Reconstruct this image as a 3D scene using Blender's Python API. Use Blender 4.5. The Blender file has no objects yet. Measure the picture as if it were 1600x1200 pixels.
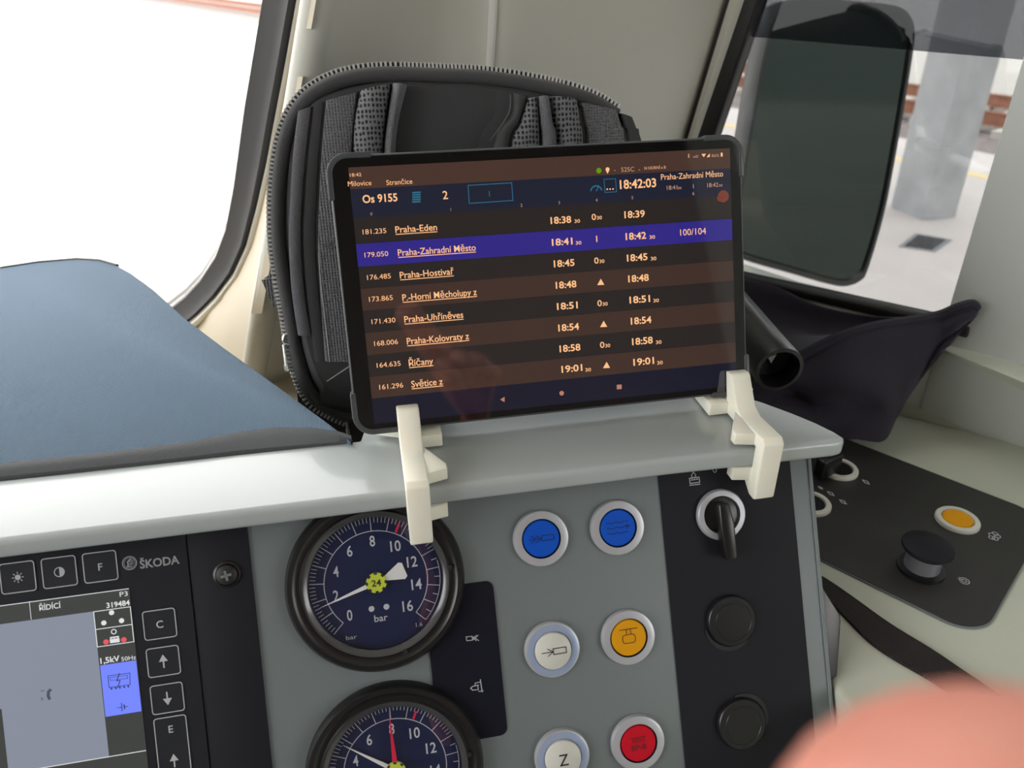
import bpy, bmesh, math, random
from mathutils import Vector, Matrix
from math import radians as rad, sin, cos, tan, pi

scene = bpy.context.scene
C = scene.collection
CZ = 1.30                      # eye height above the cab floor
EYE = Vector((0, 0, CZ))

# ------------------------------------------------------------------ camera
YAW, PITCH, ROLL, F = rad(11.034), rad(29.22), rad(-0.311), 1200.0
fwd = Vector((sin(YAW)*cos(PITCH), cos(YAW)*cos(PITCH), -sin(PITCH)))
_rt = Vector((cos(YAW), -sin(YAW), 0)); _up = _rt.cross(fwd)
RT = cos(ROLL)*_rt + sin(ROLL)*_up
UP = -sin(ROLL)*_rt + cos(ROLL)*_up
cam_data = bpy.data.cameras.new('camera')
cam_data.sensor_width = 36.0
cam_data.lens = 27.0           # 26 mm class phone lens
cam_data.clip_start = 0.005
cam_data.clip_end = 500
cam_data.dof.use_dof = True
cam_data.dof.focus_distance = 0.43
cam_data.dof.aperture_fstop = 12.0
cam = bpy.data.objects.new('camera', cam_data)
C.objects.link(cam)
cam.matrix_world = Matrix((
    (RT.x, UP.x, -fwd.x, EYE.x), (RT.y, UP.y, -fwd.y, EYE.y),
    (RT.z, UP.z, -fwd.z, EYE.z), (0, 0, 0, 1)))
scene.camera = cam

# ------------------------------------------------------------------ world, exposure
world = bpy.data.worlds.new('overcast_sky'); scene.world = world
world.use_nodes = True
wn = world.node_tree
bg = wn.nodes['Background']
_tc = wn.nodes.new('ShaderNodeTexCoord'); _sp = wn.nodes.new('ShaderNodeSeparateXYZ')
_cr = wn.nodes.new('ShaderNodeValToRGB')
_cr.color_ramp.elements[0].position = 0.48; _cr.color_ramp.elements[0].color = (0.35, 0.35, 0.34, 1)
_cr.color_ramp.elements[1].position = 0.56; _cr.color_ramp.elements[1].color = (1.0, 0.99, 0.96, 1)
_mp = wn.nodes.new('ShaderNodeMapRange'); _mp.inputs[1].default_value = -1; _mp.inputs[2].default_value = 1
wn.links.new(_tc.outputs['Generated'], _sp.inputs[0]); wn.links.new(_sp.outputs[2], _mp.inputs[0])
wn.links.new(_mp.outputs[0], _cr.inputs[0]); wn.links.new(_cr.outputs[0], bg.inputs[0])
bg.inputs[1].default_value = 5.0

vs = scene.view_settings
vs.view_transform = 'Standard'; vs.look = 'None'; vs.gamma = 1.0; vs.use_curve_mapping = False
vs.exposure = 0.14
scene.cycles.use_denoising = True
scene.cycles.max_bounces = 10
scene.cycles.diffuse_bounces = 5
scene.cycles.transparent_max_bounces = 16
scene.cycles.caustics_reflective = False
scene.cycles.caustics_refractive = False
scene.cycles.sample_clamp_indirect = 6.0

# ------------------------------------------------------------------ geometry of view rays met with real planes
def ray(px, py): return fwd + RT*((px-800)/F) - UP*((py-600)/F)
def hit(px, py, p0, n):
    d = ray(px, py); p0 = Vector(p0); n = Vector(n)
    return EYE + d*((p0-EYE).dot(n)/d.dot(n))
def V(x, y, z): return Vector((x, y, z+CZ))      # heights given from the eye
def at_z(px, py, z): return hit(px, py, V(0, 0, z), (0, 0, 1))
def at_y(px, py, y): return hit(px, py, V(0, y, 0), (0, 1, 0))
def at_d(px, py, d): return EYE + ray(px, py)*d

def frame(o, x, y):
    x = Vector(x).normalized(); z = x.cross(Vector(y)).normalized(); y = z.cross(x)
    return Matrix(((x.x, y.x, z.x, o.x), (x.y, y.y, z.y, o.y), (x.z, y.z, z.z, o.z), (0, 0, 0, 1)))
class Flat:
    """a real plane with its own axes; uv(px,py) is where a sight line meets it"""
    def __init__(s, M):
        s.M = M; s.I = M.inverted(); s.o = M.translation.copy(); s.n = M.col[2].to_3d()
    def uv(s, px, py):
        p = s.I @ hit(px, py, s.o, s.n); return Vector((p.x, p.y))
    def off(s, d): return Flat(s.M @ Matrix.Translation((0, 0, d)))

# ------------------------------------------------------------------ materials
MATS = {}
def mat(name, col, rough=0.5, metal=0.0, spec=0.5, emit=None, es=1.0, coat=0.0, sss=0.0, bump=None, var=0.0, vscale=20, sheen=0.0):
    if name in MATS: return MATS[name]
    m = bpy.data.materials.new(name); m.use_nodes = True; nt = m.node_tree
    b = nt.nodes['Principled BSDF']
    b.inputs['Base Color'].default_value = (*col, 1)
    b.inputs['Roughness'].default_value = rough
    b.inputs['Metallic'].default_value = metal
    b.inputs['Specular IOR Level'].default_value = spec
    b.inputs['Coat Weight'].default_value = coat
    b.inputs['Coat Roughness'].default_value = 0.05
    if sheen: b.inputs['Sheen Weight'].default_value = sheen
    if sss:
        b.inputs['Subsurface Weight'].default_value = sss
        b.inputs['Subsurface Radius'].default_value = (0.02, 0.006, 0.003)
        b.inputs['Subsurface Scale'].default_value = 0.4
    if emit:
        b.inputs['Emission Color'].default_value = (*emit, 1); b.inputs['Emission Strength'].default_value = es
    tc = nt.nodes.new('ShaderNodeTexCoord')
    if var:
        no = nt.nodes.new('ShaderNodeTexNoise'); no.inputs['Scale'].default_value = vscale; no.inputs['Detail'].default_value = 5
        r = nt.nodes.new('ShaderNodeValToRGB')
        r.color_ramp.elements[0].color = (*[c*(1-var) for c in col], 1); r.color_ramp.elements[1].color = (*[min(1, c*(1+var)) for c in col], 1)
        r.color_ramp.elements[0].position = .3; r.color_ramp.elements[1].position = .7
        nt.links.new(tc.outputs['Object'], no.inputs['Vector']); nt.links.new(no.outputs['Fac'], r.inputs[0]); nt.links.new(r.outputs[0], b.inputs['Base Color'])
    if bump:
        kind, sc, st = bump
        if kind == 'noise':
            t = nt.nodes.new('ShaderNodeTexNoise'); t.inputs['Scale'].default_value = sc; t.inputs['Detail'].default_value = 3; out = t.outputs['Fac']
            nt.links.new(tc.outputs['Object'], t.inputs['Vector'])
        elif kind == 'weave':
            out = None
            ws = []
            for d in ('X', 'Y'):
                t = nt.nodes.new('ShaderNodeTexWave'); t.bands_direction = d; t.inputs['Scale'].default_value = sc
                nt.links.new(tc.outputs['Object'], t.inputs['Vector']); ws.append(t)
            mx = nt.nodes.new('ShaderNodeMath'); mx.operation = 'MULTIPLY'
            nt.links.new(ws[0].outputs['Fac'], mx.inputs[0]); nt.links.new(ws[1].outputs['Fac'], mx.inputs[1]); out = mx.outputs[0]
        bp = nt.nodes.new('ShaderNodeBump'); bp.inputs['Strength'].default_value = st; bp.inputs['Distance'].default_value = 0.001
        nt.links.new(out, bp.inputs['Height']); nt.links.new(bp.outputs[0], b.inputs['Normal'])
    MATS[name] = m
    return m
def mesh_fabric(name, col, hole, sc):
    """open spacer mesh: rows of small dark holes"""
    m = bpy.data.materials.new(name); m.use_nodes = True; nt = m.node_tree; b = nt.nodes['Principled BSDF']
    b.inputs['Roughness'].default_value = .8
    tc = nt.nodes.new('ShaderNodeTexCoord'); mp = nt.nodes.new('ShaderNodeMapping')
    mp.inputs['Scale'].default_value = (1.35, 1.0, 0.0)
    vo = nt.nodes.new('ShaderNodeTexVoronoi'); vo.inputs['Scale'].default_value = sc; vo.inputs['Randomness'].default_value = 0.25
    r = nt.nodes.new('ShaderNodeValToRGB'); r.color_ramp.elements[0].color = (*hole, 1); r.color_ramp.elements[1].color = (*col, 1)
    r.color_ramp.elements[0].position = .28; r.color_ramp.elements[1].position = .42
    nt.links.new(tc.outputs['Object'], mp.inputs[0]); nt.links.new(mp.outputs[0], vo.inputs['Vector'])
    nt.links.new(vo.outputs['Distance'], r.inputs[0]); nt.links.new(r.outputs[0], b.inputs['Base Color'])
    bp = nt.nodes.new('ShaderNodeBump'); bp.inputs['Strength'].default_value = .8; bp.inputs['Distance'].default_value = .001
    nt.links.new(r.outputs[0], bp.inputs['Height']); nt.links.new(bp.outputs[0], b.inputs['Normal'])
    return m
def glass(name, tint=(1, 1, 1), refl=0.04, rough=0.0):
    m = bpy.data.materials.new(name); m.use_nodes = True; nt = m.node_tree; nt.nodes.clear()
    o = nt.nodes.new('ShaderNodeOutputMaterial'); mix = nt.nodes.new('ShaderNodeMixShader')
    tr = nt.nodes.new('ShaderNodeBsdfTransparent'); tr.inputs[0].default_value = (*tint, 1)
    gl = nt.nodes.new('ShaderNodeBsdfGlossy'); gl.inputs['Roughness'].default_value = rough
    lw = nt.nodes.new('ShaderNodeLayerWeight'); lw.inputs[0].default_value = .5
    pw = nt.nodes.new('ShaderNodeMath'); pw.operation = 'POWER'; pw.inputs[1].default_value = 5
    ma = nt.nodes.new('ShaderNodeMath'); ma.operation = 'MULTIPLY_ADD'; ma.inputs[1].default_value = 1-refl; ma.inputs[2].default_value = refl
    nt.links.new(lw.outputs['Facing'], pw.inputs[0]); nt.links.new(pw.outputs[0], ma.inputs[0]); nt.links.new(ma.outputs[0], mix.inputs[0])
    nt.links.new(tr.outputs[0], mix.inputs[1]); nt.links.new(gl.outputs[0], mix.inputs[2]); nt.links.new(mix.outputs[0], o.inputs[0])
    return m
def srgb(r, g, b):
    f = lambda c: (c/255/12.92) if c/255 <= .04045 else ((c/255+.055)/1.055)**2.4
    return (f(r), f(g), f(b))

M_panel = mat('satin grey paint', srgb(116, 125, 129), .42, bump=('noise', 900, .05))
M_hood = mat('glossy grey moulding', srgb(176, 183, 185), .24, spec=.5, coat=.35)
M_black = mat('matt black panel', srgb(30, 31, 38), .6, spec=.22)
M_moni = mat('black display housing', srgb(38, 40, 47), .55, spec=.25)
M_navy = mat('navy black plate', srgb(18, 20, 34), .6, spec=.2)
M_line = mat('printed pale line', srgb(190, 192, 198), .6)
M_blackplastic = mat('black plastic', srgb(26, 26, 28), .28)
M_rubber = mat('black rubber', srgb(30, 30, 32), .55)
M_gasket = mat('window gasket rubber', srgb(46, 46, 49), .5)
M_gasket2 = mat('black gasket', srgb(22, 22, 24), .5)
M_alu = mat('satin aluminium', srgb(196, 198, 206), .38, metal=.45)
M_bluealu = mat('pale blue bezel', srgb(165, 182, 215), .35, metal=.3)
M_blue = mat('blue button', srgb(4, 84, 205), .5, spec=.25)
M_white = mat('white button', srgb(214, 214, 208), .35)
M_yellow = mat('amber button', srgb(228, 160, 6), .5, spec=.25)
M_red = mat('red button', srgb(205, 8, 38), .5, spec=.25)
M_dk = mat('dark print', srgb(28, 26, 40), .6)
M_dkblue = mat('dark print on blue', srgb(8, 40, 110), .6)
M_dkred = mat('dark print on red', srgb(120, 5, 25), .6)
M_dkyel = mat('dark print on amber', srgb(105, 62, 5), .6)
M_ivory = mat('ivory printed plastic', srgb(250, 247, 234), .4, sss=.2, bump=('noise', 300, .04))
M_wall = mat('cab wall moulding', srgb(204, 203, 193), .55, bump=('noise', 400, .03))
M_wallr = mat('grey side wall', srgb(202, 207, 205), .55, bump=('noise', 400, .03))
M_trimw = mat('pale window trim', srgb(222, 222, 216), .4)
M_desk = mat('pale desk laminate', srgb(192, 196, 182), .4, bump=('noise', 500, .03))
M_dash = mat('beige dashboard', srgb(190, 180, 160), .55)
M_rear = mat('dark rear partition', srgb(96, 90, 86), .6)
M_floor = mat('dark floor vinyl', srgb(70, 72, 75), .6, var=.2)
M_case = mat('tablet case plastic', srgb(70, 74, 78), .35)
M_bezel = mat('black screen glass', srgb(10, 10, 11), .04, spec=.9)
M_bag = mat('black backpack nylon', srgb(64, 64, 67), .75, bump=('weave', 500, .35), sheen=.15)
M_bagd = mat('black inner padding', srgb(56, 56, 59), .8, bump=('noise', 200, .2))
M_web = mat('dark grey webbing', srgb(104, 104, 109), .8, bump=('weave', 180, 1.0), sheen=.2)
M_strap = mat('grey nylon tape', srgb(98, 98, 104), .7, bump=('weave', 400, .6), sheen=.2)
M_meshpad = mesh_fabric('spacer mesh', srgb(112, 112, 117), srgb(20, 20, 21), 330)
M_tooth = mat('zipper teeth', srgb(200, 200, 198), .4, metal=.3)
M_thread = mat('pale thread', srgb(160, 158, 152), .8)
M_silver = mat('silver metal', srgb(220, 220, 215), .2, metal=.9)
M_bluefab = mat('slate blue fabric', srgb(94, 118, 142), .85, bump=('weave', 330, .7), sheen=.1)
M_bind = mat('charcoal binding tape', srgb(74, 76, 80), .8, bump=('noise', 500, .3))
M_cloth = mat('navy black cloth', srgb(36, 32, 46), .9, bump=('noise', 600, .3), sheen=.1)
M_skin = mat('skin', srgb(226, 150, 132), .4, sss=.2, var=.14, vscale=28)
M_nail = mat('nail', srgb(238, 180, 165), .25, sss=.2)
M_conc = mat('grey concrete', srgb(164, 166, 168), .85, var=.14, vscale=5)
M_plat = mat('platform paving', srgb(215, 208, 204), .85, var=.05, vscale=2)
M_ylw = mat('yellow safety line', srgb(238, 216, 160), .8)
M_rail = mat('rusty rail', srgb(150, 105, 85), .6, metal=.3, var=.2, vscale=8)
M_ballast = mat('pale ballast', srgb(122, 114, 112), .95, var=.35, vscale=9, bump=('noise', 25, 1.0))
M_slp = mat('concrete sleeper', srgb(185, 180, 172), .9)
M_bld = mat('pale barrier', srgb(214, 216, 212), .8, var=.04)
M_drain = mat('drain cover steel', srgb(140, 142, 144), .7)
M_mirhouse = mat('mirror housing', srgb(34, 38, 37), .35)
M_mirror = mat('reflection-dark mirror glass', srgb(60, 68, 64), .06, metal=1.0)  # dark tint stands in for the dark train side it would reflect
G_clear = glass('clear glass'); G_side = glass('side window glass', (.62, .63, .64), .05)
G_tint = glass('tinted sun strip', (.42, .43, .45), .04); G_dial = glass('dial glass', (1, 1, 1), .07)

# ------------------------------------------------------------------ mesh builder
class MB:
    def __init__(s): s.v = []; s.f = []; s.m = []; s.sm = []
    def add(s, vs, fs, mi=0, smooth=False):
        o = len(s.v); s.v += [tuple(v) for v in vs]
        for f in fs: s.f.append([i+o for i in f]); s.m.append(mi); s.sm.append(smooth)
    def poly(s, pts, z=0, mi=0): s.add([(p[0], p[1], z) for p in pts], [list(range(len(pts)))], mi)
    def prism(s, pts, z0, z1, mi=0):
        a = sum(pts[i][0]*pts[(i+1) % len(pts)][1]-pts[(i+1) % len(pts)][0]*pts[i][1] for i in range(len(pts)))
        if a < 0: pts = pts[::-1]
        n = len(pts); vs = [(p[0], p[1], z0) for p in pts]+[(p[0], p[1], z1) for p in pts]
        fs = [list(range(n))[::-1], list(range(n, 2*n))]+[[i, (i+1) % n, (i+1) % n+n, i+n] for i in range(n)]
        s.add(vs, fs, mi)
    def box(s, x0, x1, y0, y1, z0, z1, mi=0): s.prism([(x0, y0), (x1, y0), (x1, y1), (x0, y1)], z0, z1, mi)
    def lathe(s, prof, c=(0, 0), seg=48, mi=0, z=0, smooth=True):
        vs = []; fs = []; n = len(prof)
        for k in range(seg):
            a = 2*pi*k/seg
            for r, h in prof: vs.append((c[0]+r*cos(a), c[1]+r*sin(a), z+h))
        for k in range(seg):
            k2 = (k+1) % seg
            for i in range(n-1):
                fs.append([k*n+i, k2*n+i, k2*n+i+1, k*n+i+1])
        if prof[0][0] > 1e-7 and False: pass
        s.add(vs, fs, mi, smooth)
    def disc(s, c, r, z, mi=0, seg=32): s.poly([(c[0]+r*cos(2*pi*k/seg), c[1]+r*sin(2*pi*k/seg)) for k in range(seg)], z, mi)
    def stroke(s, pts, w, z=0, mi=0, closed=False):
        pts = [Vector((p[0], p[1])) for p in pts]; n = len(pts); vs = []
        for i in range(n):
            if closed: a, b = pts[i-1], pts[(i+1) % n]
            else: a, b = pts[max(0, i-1)], pts[min(n-1, i+1)]
            d1 = (pts[i]-a); d2 = (b-pts[i])
            if d1.length < 1e-9: d1 = d2
            if d2.length < 1e-9: d2 = d1
            d1 = d1.normalized(); d2 = d2.normalized(); t = d1+d2
            if t.length < 1e-6: t = d1
            t.normalize(); nn = Vector((-t.y, t.x)); k = min(2.0, 1/max(.3, abs(nn.dot(Vector((-d1.y, d1.x))))))
            vs += [(pts[i]+nn*w/2*k), (pts[i]-nn*w/2*k)]
        fs = [[2*i+1, (2*i+3) % (2*n), (2*i+2) % (2*n), 2*i] for i in range(n if closed else n-1)]
        s.add([(v.x, v.y, z) for v in vs], fs, mi)
    def tube(s, pts, r, seg=8, mi=0, closed=False, flat=1.0, up=None):
        pts = [Vector(p) for p in pts]; n = len(pts); vs = []; fs = []
        rr = r if isinstance(r, (list, tuple)) else [r]*n
        prev = None
        for i in range(n):
            a = pts[i-1] if (i or closed) else pts[0]; b = pts[(i+1) % n] if (i < n-1 or closed) else pts[-1]
            t = (b-a).normalized()
            u = Vector(up) if up is not None else (prev if prev is not None else Vector((0, 0, 1)))
            if abs(t.dot(u)) > .98: u = Vector((1, 0, 0)) if abs(t.x) < .9 else Vector((0, 1, 0))
            x = t.cross(u).normalized(); y = x.cross(t).normalized(); prev = y
            for k in range(seg):
                an = 2*pi*k/seg; vs.append(pts[i]+x*cos(an)*rr[i]+y*sin(an)*rr[i]*flat)
        for i in range(n if closed else n-1):
            j = (i+1) % n
            for k in range(seg): fs.append([i*seg+k, i*seg+(k+1) % seg, j*seg+(k+1) % seg, j*seg+k])
        s.add(vs, fs, mi, True)
        if not closed:
            o = len(s.v)-len(vs)
            s.f.append([o+k for k in range(seg)][::-1]); s.m.append(mi); s.sm.append(False)
            s.f.append([o+(n-1)*seg+k for k in range(seg)]); s.m.append(mi); s.sm.append(False)
    def grid(s, rows, mi=0, closed=False, smooth=True):
        n = len(rows[0]); vs = [p for r in rows for p in r]; fs = []
        for i in range(len(rows)-1):
            for k in range(n if closed else n-1):
                fs.append([i*n+k, i*n+(k+1) % n, (i+1)*n+(k+1) % n, (i+1)*n+k])
        s.add(vs, fs, mi, smooth)
    def text(s, txt, x, y, cap, z=0, mi=0, width=None, bold=0.0, rot=0.0, align='L', ysk=0):
        vs, fs, x0, x1 = text_mesh(txt, bold)
        if not vs: return
        k = cap/0.72; kx = (width/(x1-x0)) if width else k
        w = (x1-x0)*kx; ox = {'L': 0, 'C': -w/2, 'R': -w}[align]
        ca, sa = cos(rot), sin(rot); out = []
        for a, b in vs:
            lx = (a-x0)*kx+ox; ly = b*k
            out.append((x+lx*ca-ly*sa, y+lx*sa+ly*ca, z))
        s.add(out, fs, mi)
    def build(s, name, mats, parent=None, world=None, M=None, bevel=0, seg=2, sub=0, angle=35, solid=0, merge=False):
        me = bpy.data.meshes.new(name); vs = s.v
        if world is not None:       # vertices given in world space, child of a framed Empty
            I = world.inverted(); vs = [tuple(I @ Vector(v)) for v in vs]
        me.from_pydata(vs, [], s.f)
        if not isinstance(mats, (list, tuple)): mats = [mats]
        for m in mats: me.materials.append(m)
        me.polygons.foreach_set('material_index', s.m)
        me.polygons.foreach_set('use_smooth', s.sm)
        me.update()
        if merge:
            b = bmesh.new(); b.from_mesh(me); bmesh.ops.remove_doubles(b, verts=b.verts, dist=1e-6); bmesh.ops.recalc_face_normals(b, faces=b.faces); b.to_mesh(me); b.free()
        o = bpy.data.objects.new(name, me); C.objects.link(o)
        if parent is not None: o.parent = parent
        if M is not None: o.matrix_world = M
        if solid:
            md = o.modifiers.new('solid', 'SOLIDIFY'); md.thickness = solid; md.offset = -1
        if not bevel and not sub and any(s.sm): me.set_sharp_from_angle(angle=rad(40))
        if bevel:
            md = o.modifiers.new('bevel', 'BEVEL'); md.width = bevel; md.segments = seg; md.limit_method = 'ANGLE'; md.angle_limit = rad(angle)
            me.polygons.foreach_set('use_smooth', [True]*len(me.polygons)); me.set_sharp_from_angle(angle=rad(60)) if seg < 2 else None
            md.harden_normals = False
        if sub:
            md = o.modifiers.new('sub', 'SUBSURF'); md.levels = sub; md.render_levels = sub
        return o
_tm = {}
def text_mesh(txt, bold):
    key = (txt, bold)
    if key in _tm: return _tm[key]
    cu = bpy.data.curves.new('lettering', 'FONT'); cu.body = txt; cu.resolution_u = 3; cu.fill_mode = 'FRONT'; cu.offset = bold
    ob = bpy.data.objects.new('lettering', cu); C.objects.link(ob)
    dg = bpy.context.evaluated_depsgraph_get(); ev = ob.evaluated_get(dg); me = ev.to_mesh()
    vs = [(v.co.x, v.co.y) for v in me.vertices]; fs = [list(p.vertices) for p in me.polygons]
    ev.to_mesh_clear(); bpy.data.objects.remove(ob); bpy.data.curves.remove(cu)
    xs = [v[0] for v in vs] or [0]
    _tm[key] = (vs, fs, min(xs), max(xs)); return _tm[key]

def tag(o, label=None, cat=None, group=None, kind=None):
    if label: o['label'] = label
    if cat: o['category'] = cat
    if group: o['group'] = group
    if kind: o['kind'] = kind
    return o
def thing(name, label, cat, M=None, group=None):
    o = bpy.data.objects.new(name, None); C.objects.link(o); o.empty_display_size = .02
    if M is not None: o.matrix_world = M
    return tag(o, label, cat, group)
def struct(mb, name, m, label, cat, **k):
    return tag(mb.build(name, m, **k), label, cat, kind='structure')

def rrect(x0, x1, y0, y1, r, n=6):
    out = []
    for cx, cy, a in ((x1-r, y1-r, 0), (x0+r, y1-r, 90), (x0+r, y0+r, 180), (x1-r, y0+r, 270)):
        for k in range(n+1):
            t = rad(a+90*k/n); out.append((cx+r*cos(t), cy+r*sin(t)))
    return out
def circ(c, r, n=32, a0=0, a1=360): return [(c[0]+r*cos(rad(a0+(a1-a0)*k/n)), c[1]+r*sin(rad(a0+(a1-a0)*k/n))) for k in range(n+1)]
def spline(pts, n=8, closed=False):
    P = [Vector(p) for p in pts]; N = len(P); out = []
    for i in range(N if closed else N-1):
        p0 = P[i-1] if (i or closed) else P[0]; p1 = P[i]; p2 = P[(i+1) % N]; p3 = P[(i+2) % N] if (i+2 < N or closed) else P[-1]
        for k in range(n):
            t = k/n
            out.append(.5*((2*p1)+(p2-p0)*t+(2*p0-5*p1+4*p2-p3)*t*t+(3*p1-p0-3*p2+p3)*t**3))
    if not closed: out.append(P[-1])
    return out
class Pen:
    """draws on a Flat with sizes read off the photograph at that plane"""
    def __init__(s, fl, z): s.fl = fl; s.z = z
    def k(s, px, py):
        a = s.fl.uv(px, py); return ((s.fl.uv(px+4, py)-a).length+(s.fl.uv(px, py+4)-a).length)/8
    def p(s, *pts): return [s.fl.uv(*q) for q in pts]
    def text(s, mb, t, px, py, w, cap, mi=0, bold=.0, align='L', rot=0):
        a = s.fl.uv(px, py); k = s.k(px, py); mb.text(t, a.x, a.y, cap*k, s.z, mi, w*k if w else None, bold, rot, align)
    def line(s, mb, pts, w, mi=0, closed=False, dz=0):
        mb.stroke(s.p(*pts), w*s.k(*pts[0]), s.z+dz, mi, closed)
    def poly(s, mb, pts, mi=0, dz=0):
        q = s.p(*pts); a = sum(q[i].x*q[(i+1) % len(q)].y-q[(i+1) % len(q)].x*q[i].y for i in range(len(q)))
        mb.poly(q if a > 0 else q[::-1], s.z+dz, mi)
    def dot(s, mb, px, py, r, mi=0, dz=0, seg=16): mb.disc(s.fl.uv(px, py), r*s.k(px, py), s.z+dz, mi, seg)
    def ring(s, mb, px, py, r, w, mi=0):
        k = s.k(px, py); mb.stroke(circ(s.fl.uv(px, py), r*k, 24)[:-1], w*k, s.z, mi, True)

# ================================================================== THE SETTING
# floor, ceiling, rear and left walls of the cab
m = MB(); m.box(-1.3, .95, -1.1, .9, -.06, 0); struct(m, 'floor', M_floor, 'dark vinyl floor of the driver cab', 'floor')
m = MB(); m.box(-1.3, .95, -1.1, .66, CZ+.78, CZ+.84); struct(m, 'ceiling', M_wall, 'pale ceiling of the driver cab', 'ceiling')
m = MB(); m.box(-1.3, .95, -1.15, -1.1, 0, CZ+.8); struct(m, 'wall_back', M_rear, 'dark grey rear wall of the cab behind the driver', 'wall')
m = MB()
m.box(-1.35, -1.3, -1.1, .9, 0, 1.0); m.box(-1.35, -1.3, -1.1, .9, CZ+.62, CZ+.8)
m.box(-1.35, -1.3, -1.1, -.95, 1.0, CZ+.62); m.box(-1.35, -1.3, .55, .9, 1.0, CZ+.62)
struct(m, 'wall_left', M_wall, 'pale left wall of the cab with a side window opening', 'wall')
m = MB(); m.box(.9, .95, -1.1, -.02, 0, .95); m.box(.9, .95, -1.1, -.02, CZ+.6, CZ+.8); m.box(.9, .95, -1.1, -.85, .95, CZ+.6); m.box(.9, .95, -.2, -.02, .95, CZ+.6)
struct(m, 'wall_side', M_wallr, 'grey right wall of the cab beside the driver', 'wall')

# windshield
WS = Flat(frame(V(0, .78, -.25), (1, 0, 0), (0, -sin(rad(15)), cos(rad(15)))))
inn = [WS.uv(*p) for p in ((410, 0), (395, 90), (380, 180), (372, 240), (363, 305), (352, 362), (336, 405), (312, 442), (288, 468), (260, 490))]
out = [WS.uv(*p) for p in ((462, 0), (446, 90), (428, 185), (417, 245), (402, 312), (386, 372), (366, 415), (338, 452), (311, 479), (282, 503))]
tri = [WS.uv(*p) for p in ((472, 0), (454, 90), (435, 185), (424, 245), (409, 314), (393, 374), (372, 419), (343, 458), (316, 486), (287, 511))]
def loop(pts, grow):
    up = (pts[0]-pts[2]).normalized(); top = .62+grow
    a = pts[0]+up*((top-pts[0].y)/up.y); b = pts[-1]
    low = Vector((b.x-.10, b.y-.035))
    L = [a]+list(pts)+[low, Vector((-1.15-grow, low.y)), Vector((-1.15-grow, top))]
    return L
Li, Lo, Lt = loop(inn, 0), loop(out, .045), loop(tri, .055)
def row(L, w): return [WS.M @ Vector((p.x, p.y, w)) for p in L]
mid = [(a+b)/2 for a, b in zip(Li, Lo)]
q3 = [a*.25+b*.75 for a, b in zip(Li, Lo)]
win = thing('window_1', None, None, WS.M); tag(win, 'windscreen with dark rubber surround, overexposed platform beyond', 'window', kind='structure')
m = MB(); m.grid([row(Li, -.02), row(Li, -.002), row(mid, .006), row(q3, .016), row(Lo, .012), row(Lo, -.03)], closed=True)
m.build('window_frame', M_gasket, win, WS.M)
m = MB(); m.grid([row(Lo, .008), row(Lo, .022), row(Lt, .020), row(Lt, -.03)], closed=True)
m.build('frame_edge', M_trimw, win, WS.M)
m = MB(); m.prism([(p.x, p.y) for p in Li], -.012, -.006); m.build('glass', G_clear, win)
# front wall below, beside and above the windscreen
vb = Lt[-3].y
m = MB(); m.box(-1.3, Lt[-4].x+.03, vb-.25, vb+.01, -.05, 0); m.box(-1.3, .3, .672, 1.3, -.05, 0); m.box(-1.3, -1.19, vb-.2, 1.2, -.05, 0)
m.build('wall_front', M_wall, M=WS.M); tag(bpy.data.objects['wall_front'], 'beige front wall of the cab below the windscreen', 'wall', kind='structure')
# reveal between windscreen surround and the corner pillar
def lean_hit(px, py, y0, ln): return hit(px, py, V(0, y0, -.3), (0, cos(rad(ln)), sin(rad(ln))))
c1x = lambda y: 490-.173*y
ys = [-260, -120, 0, 90, 185, 245, 312, 372, 415, 452, 486, 530, 580, 640]
tpx = [(505, -260), (487, -120), (471, 0), (453, 90), (434, 185), (423, 245), (408, 314), (392, 374), (371, 419), (342, 458), (316, 486), (270, 540), (240, 600), (220, 660)]
A = [WS.M @ Vector((WS.uv(*p).x, WS.uv(*p).y, .006)) for p in tpx]
B = [lean_hit(c1x(y), y, .645, 12) for y in ys]
m = MB(); m.grid([[a for a in A], [a*.5+b*.5+Vector((0, .012, 0)) for a, b in zip(A, B)], B])
# the stepped slots along the rib
for y0, y1 in ((-60, 45), (120, 300), (395, 490)):
    pts = [lean_hit(c1x(y0)-13, y0, .64, 12), lean_hit(c1x(y0)+4, y0, .63, 12), lean_hit(c1x(y1)+4, y1, .63, 12), lean_hit(c1x(y1)-13, y1, .64, 12)]
    nrm = Vector((0, .03, 0)); m.add(pts+[p+nrm for p in pts], [[0, 3, 2, 1], [0, 1, 5, 4], [1, 2, 6, 5], [2, 3, 7, 6], [3, 0, 4, 7]])
struct(m, 'trim_1', M_dash, 'stepped beige reveal strip beside the windscreen surround', 'trim')
# rounded rib
m = MB(); rib = [lean_hit(c1x(y)+8, y, .645, 12) for y in (-260, 0, 200, 400, 640)]
m.tube(rib, .0115, 20)
struct(m, 'trim_2', M_wall, 'rounded pale rib running up the corner pillar left of the backpack', 'trim')
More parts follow.
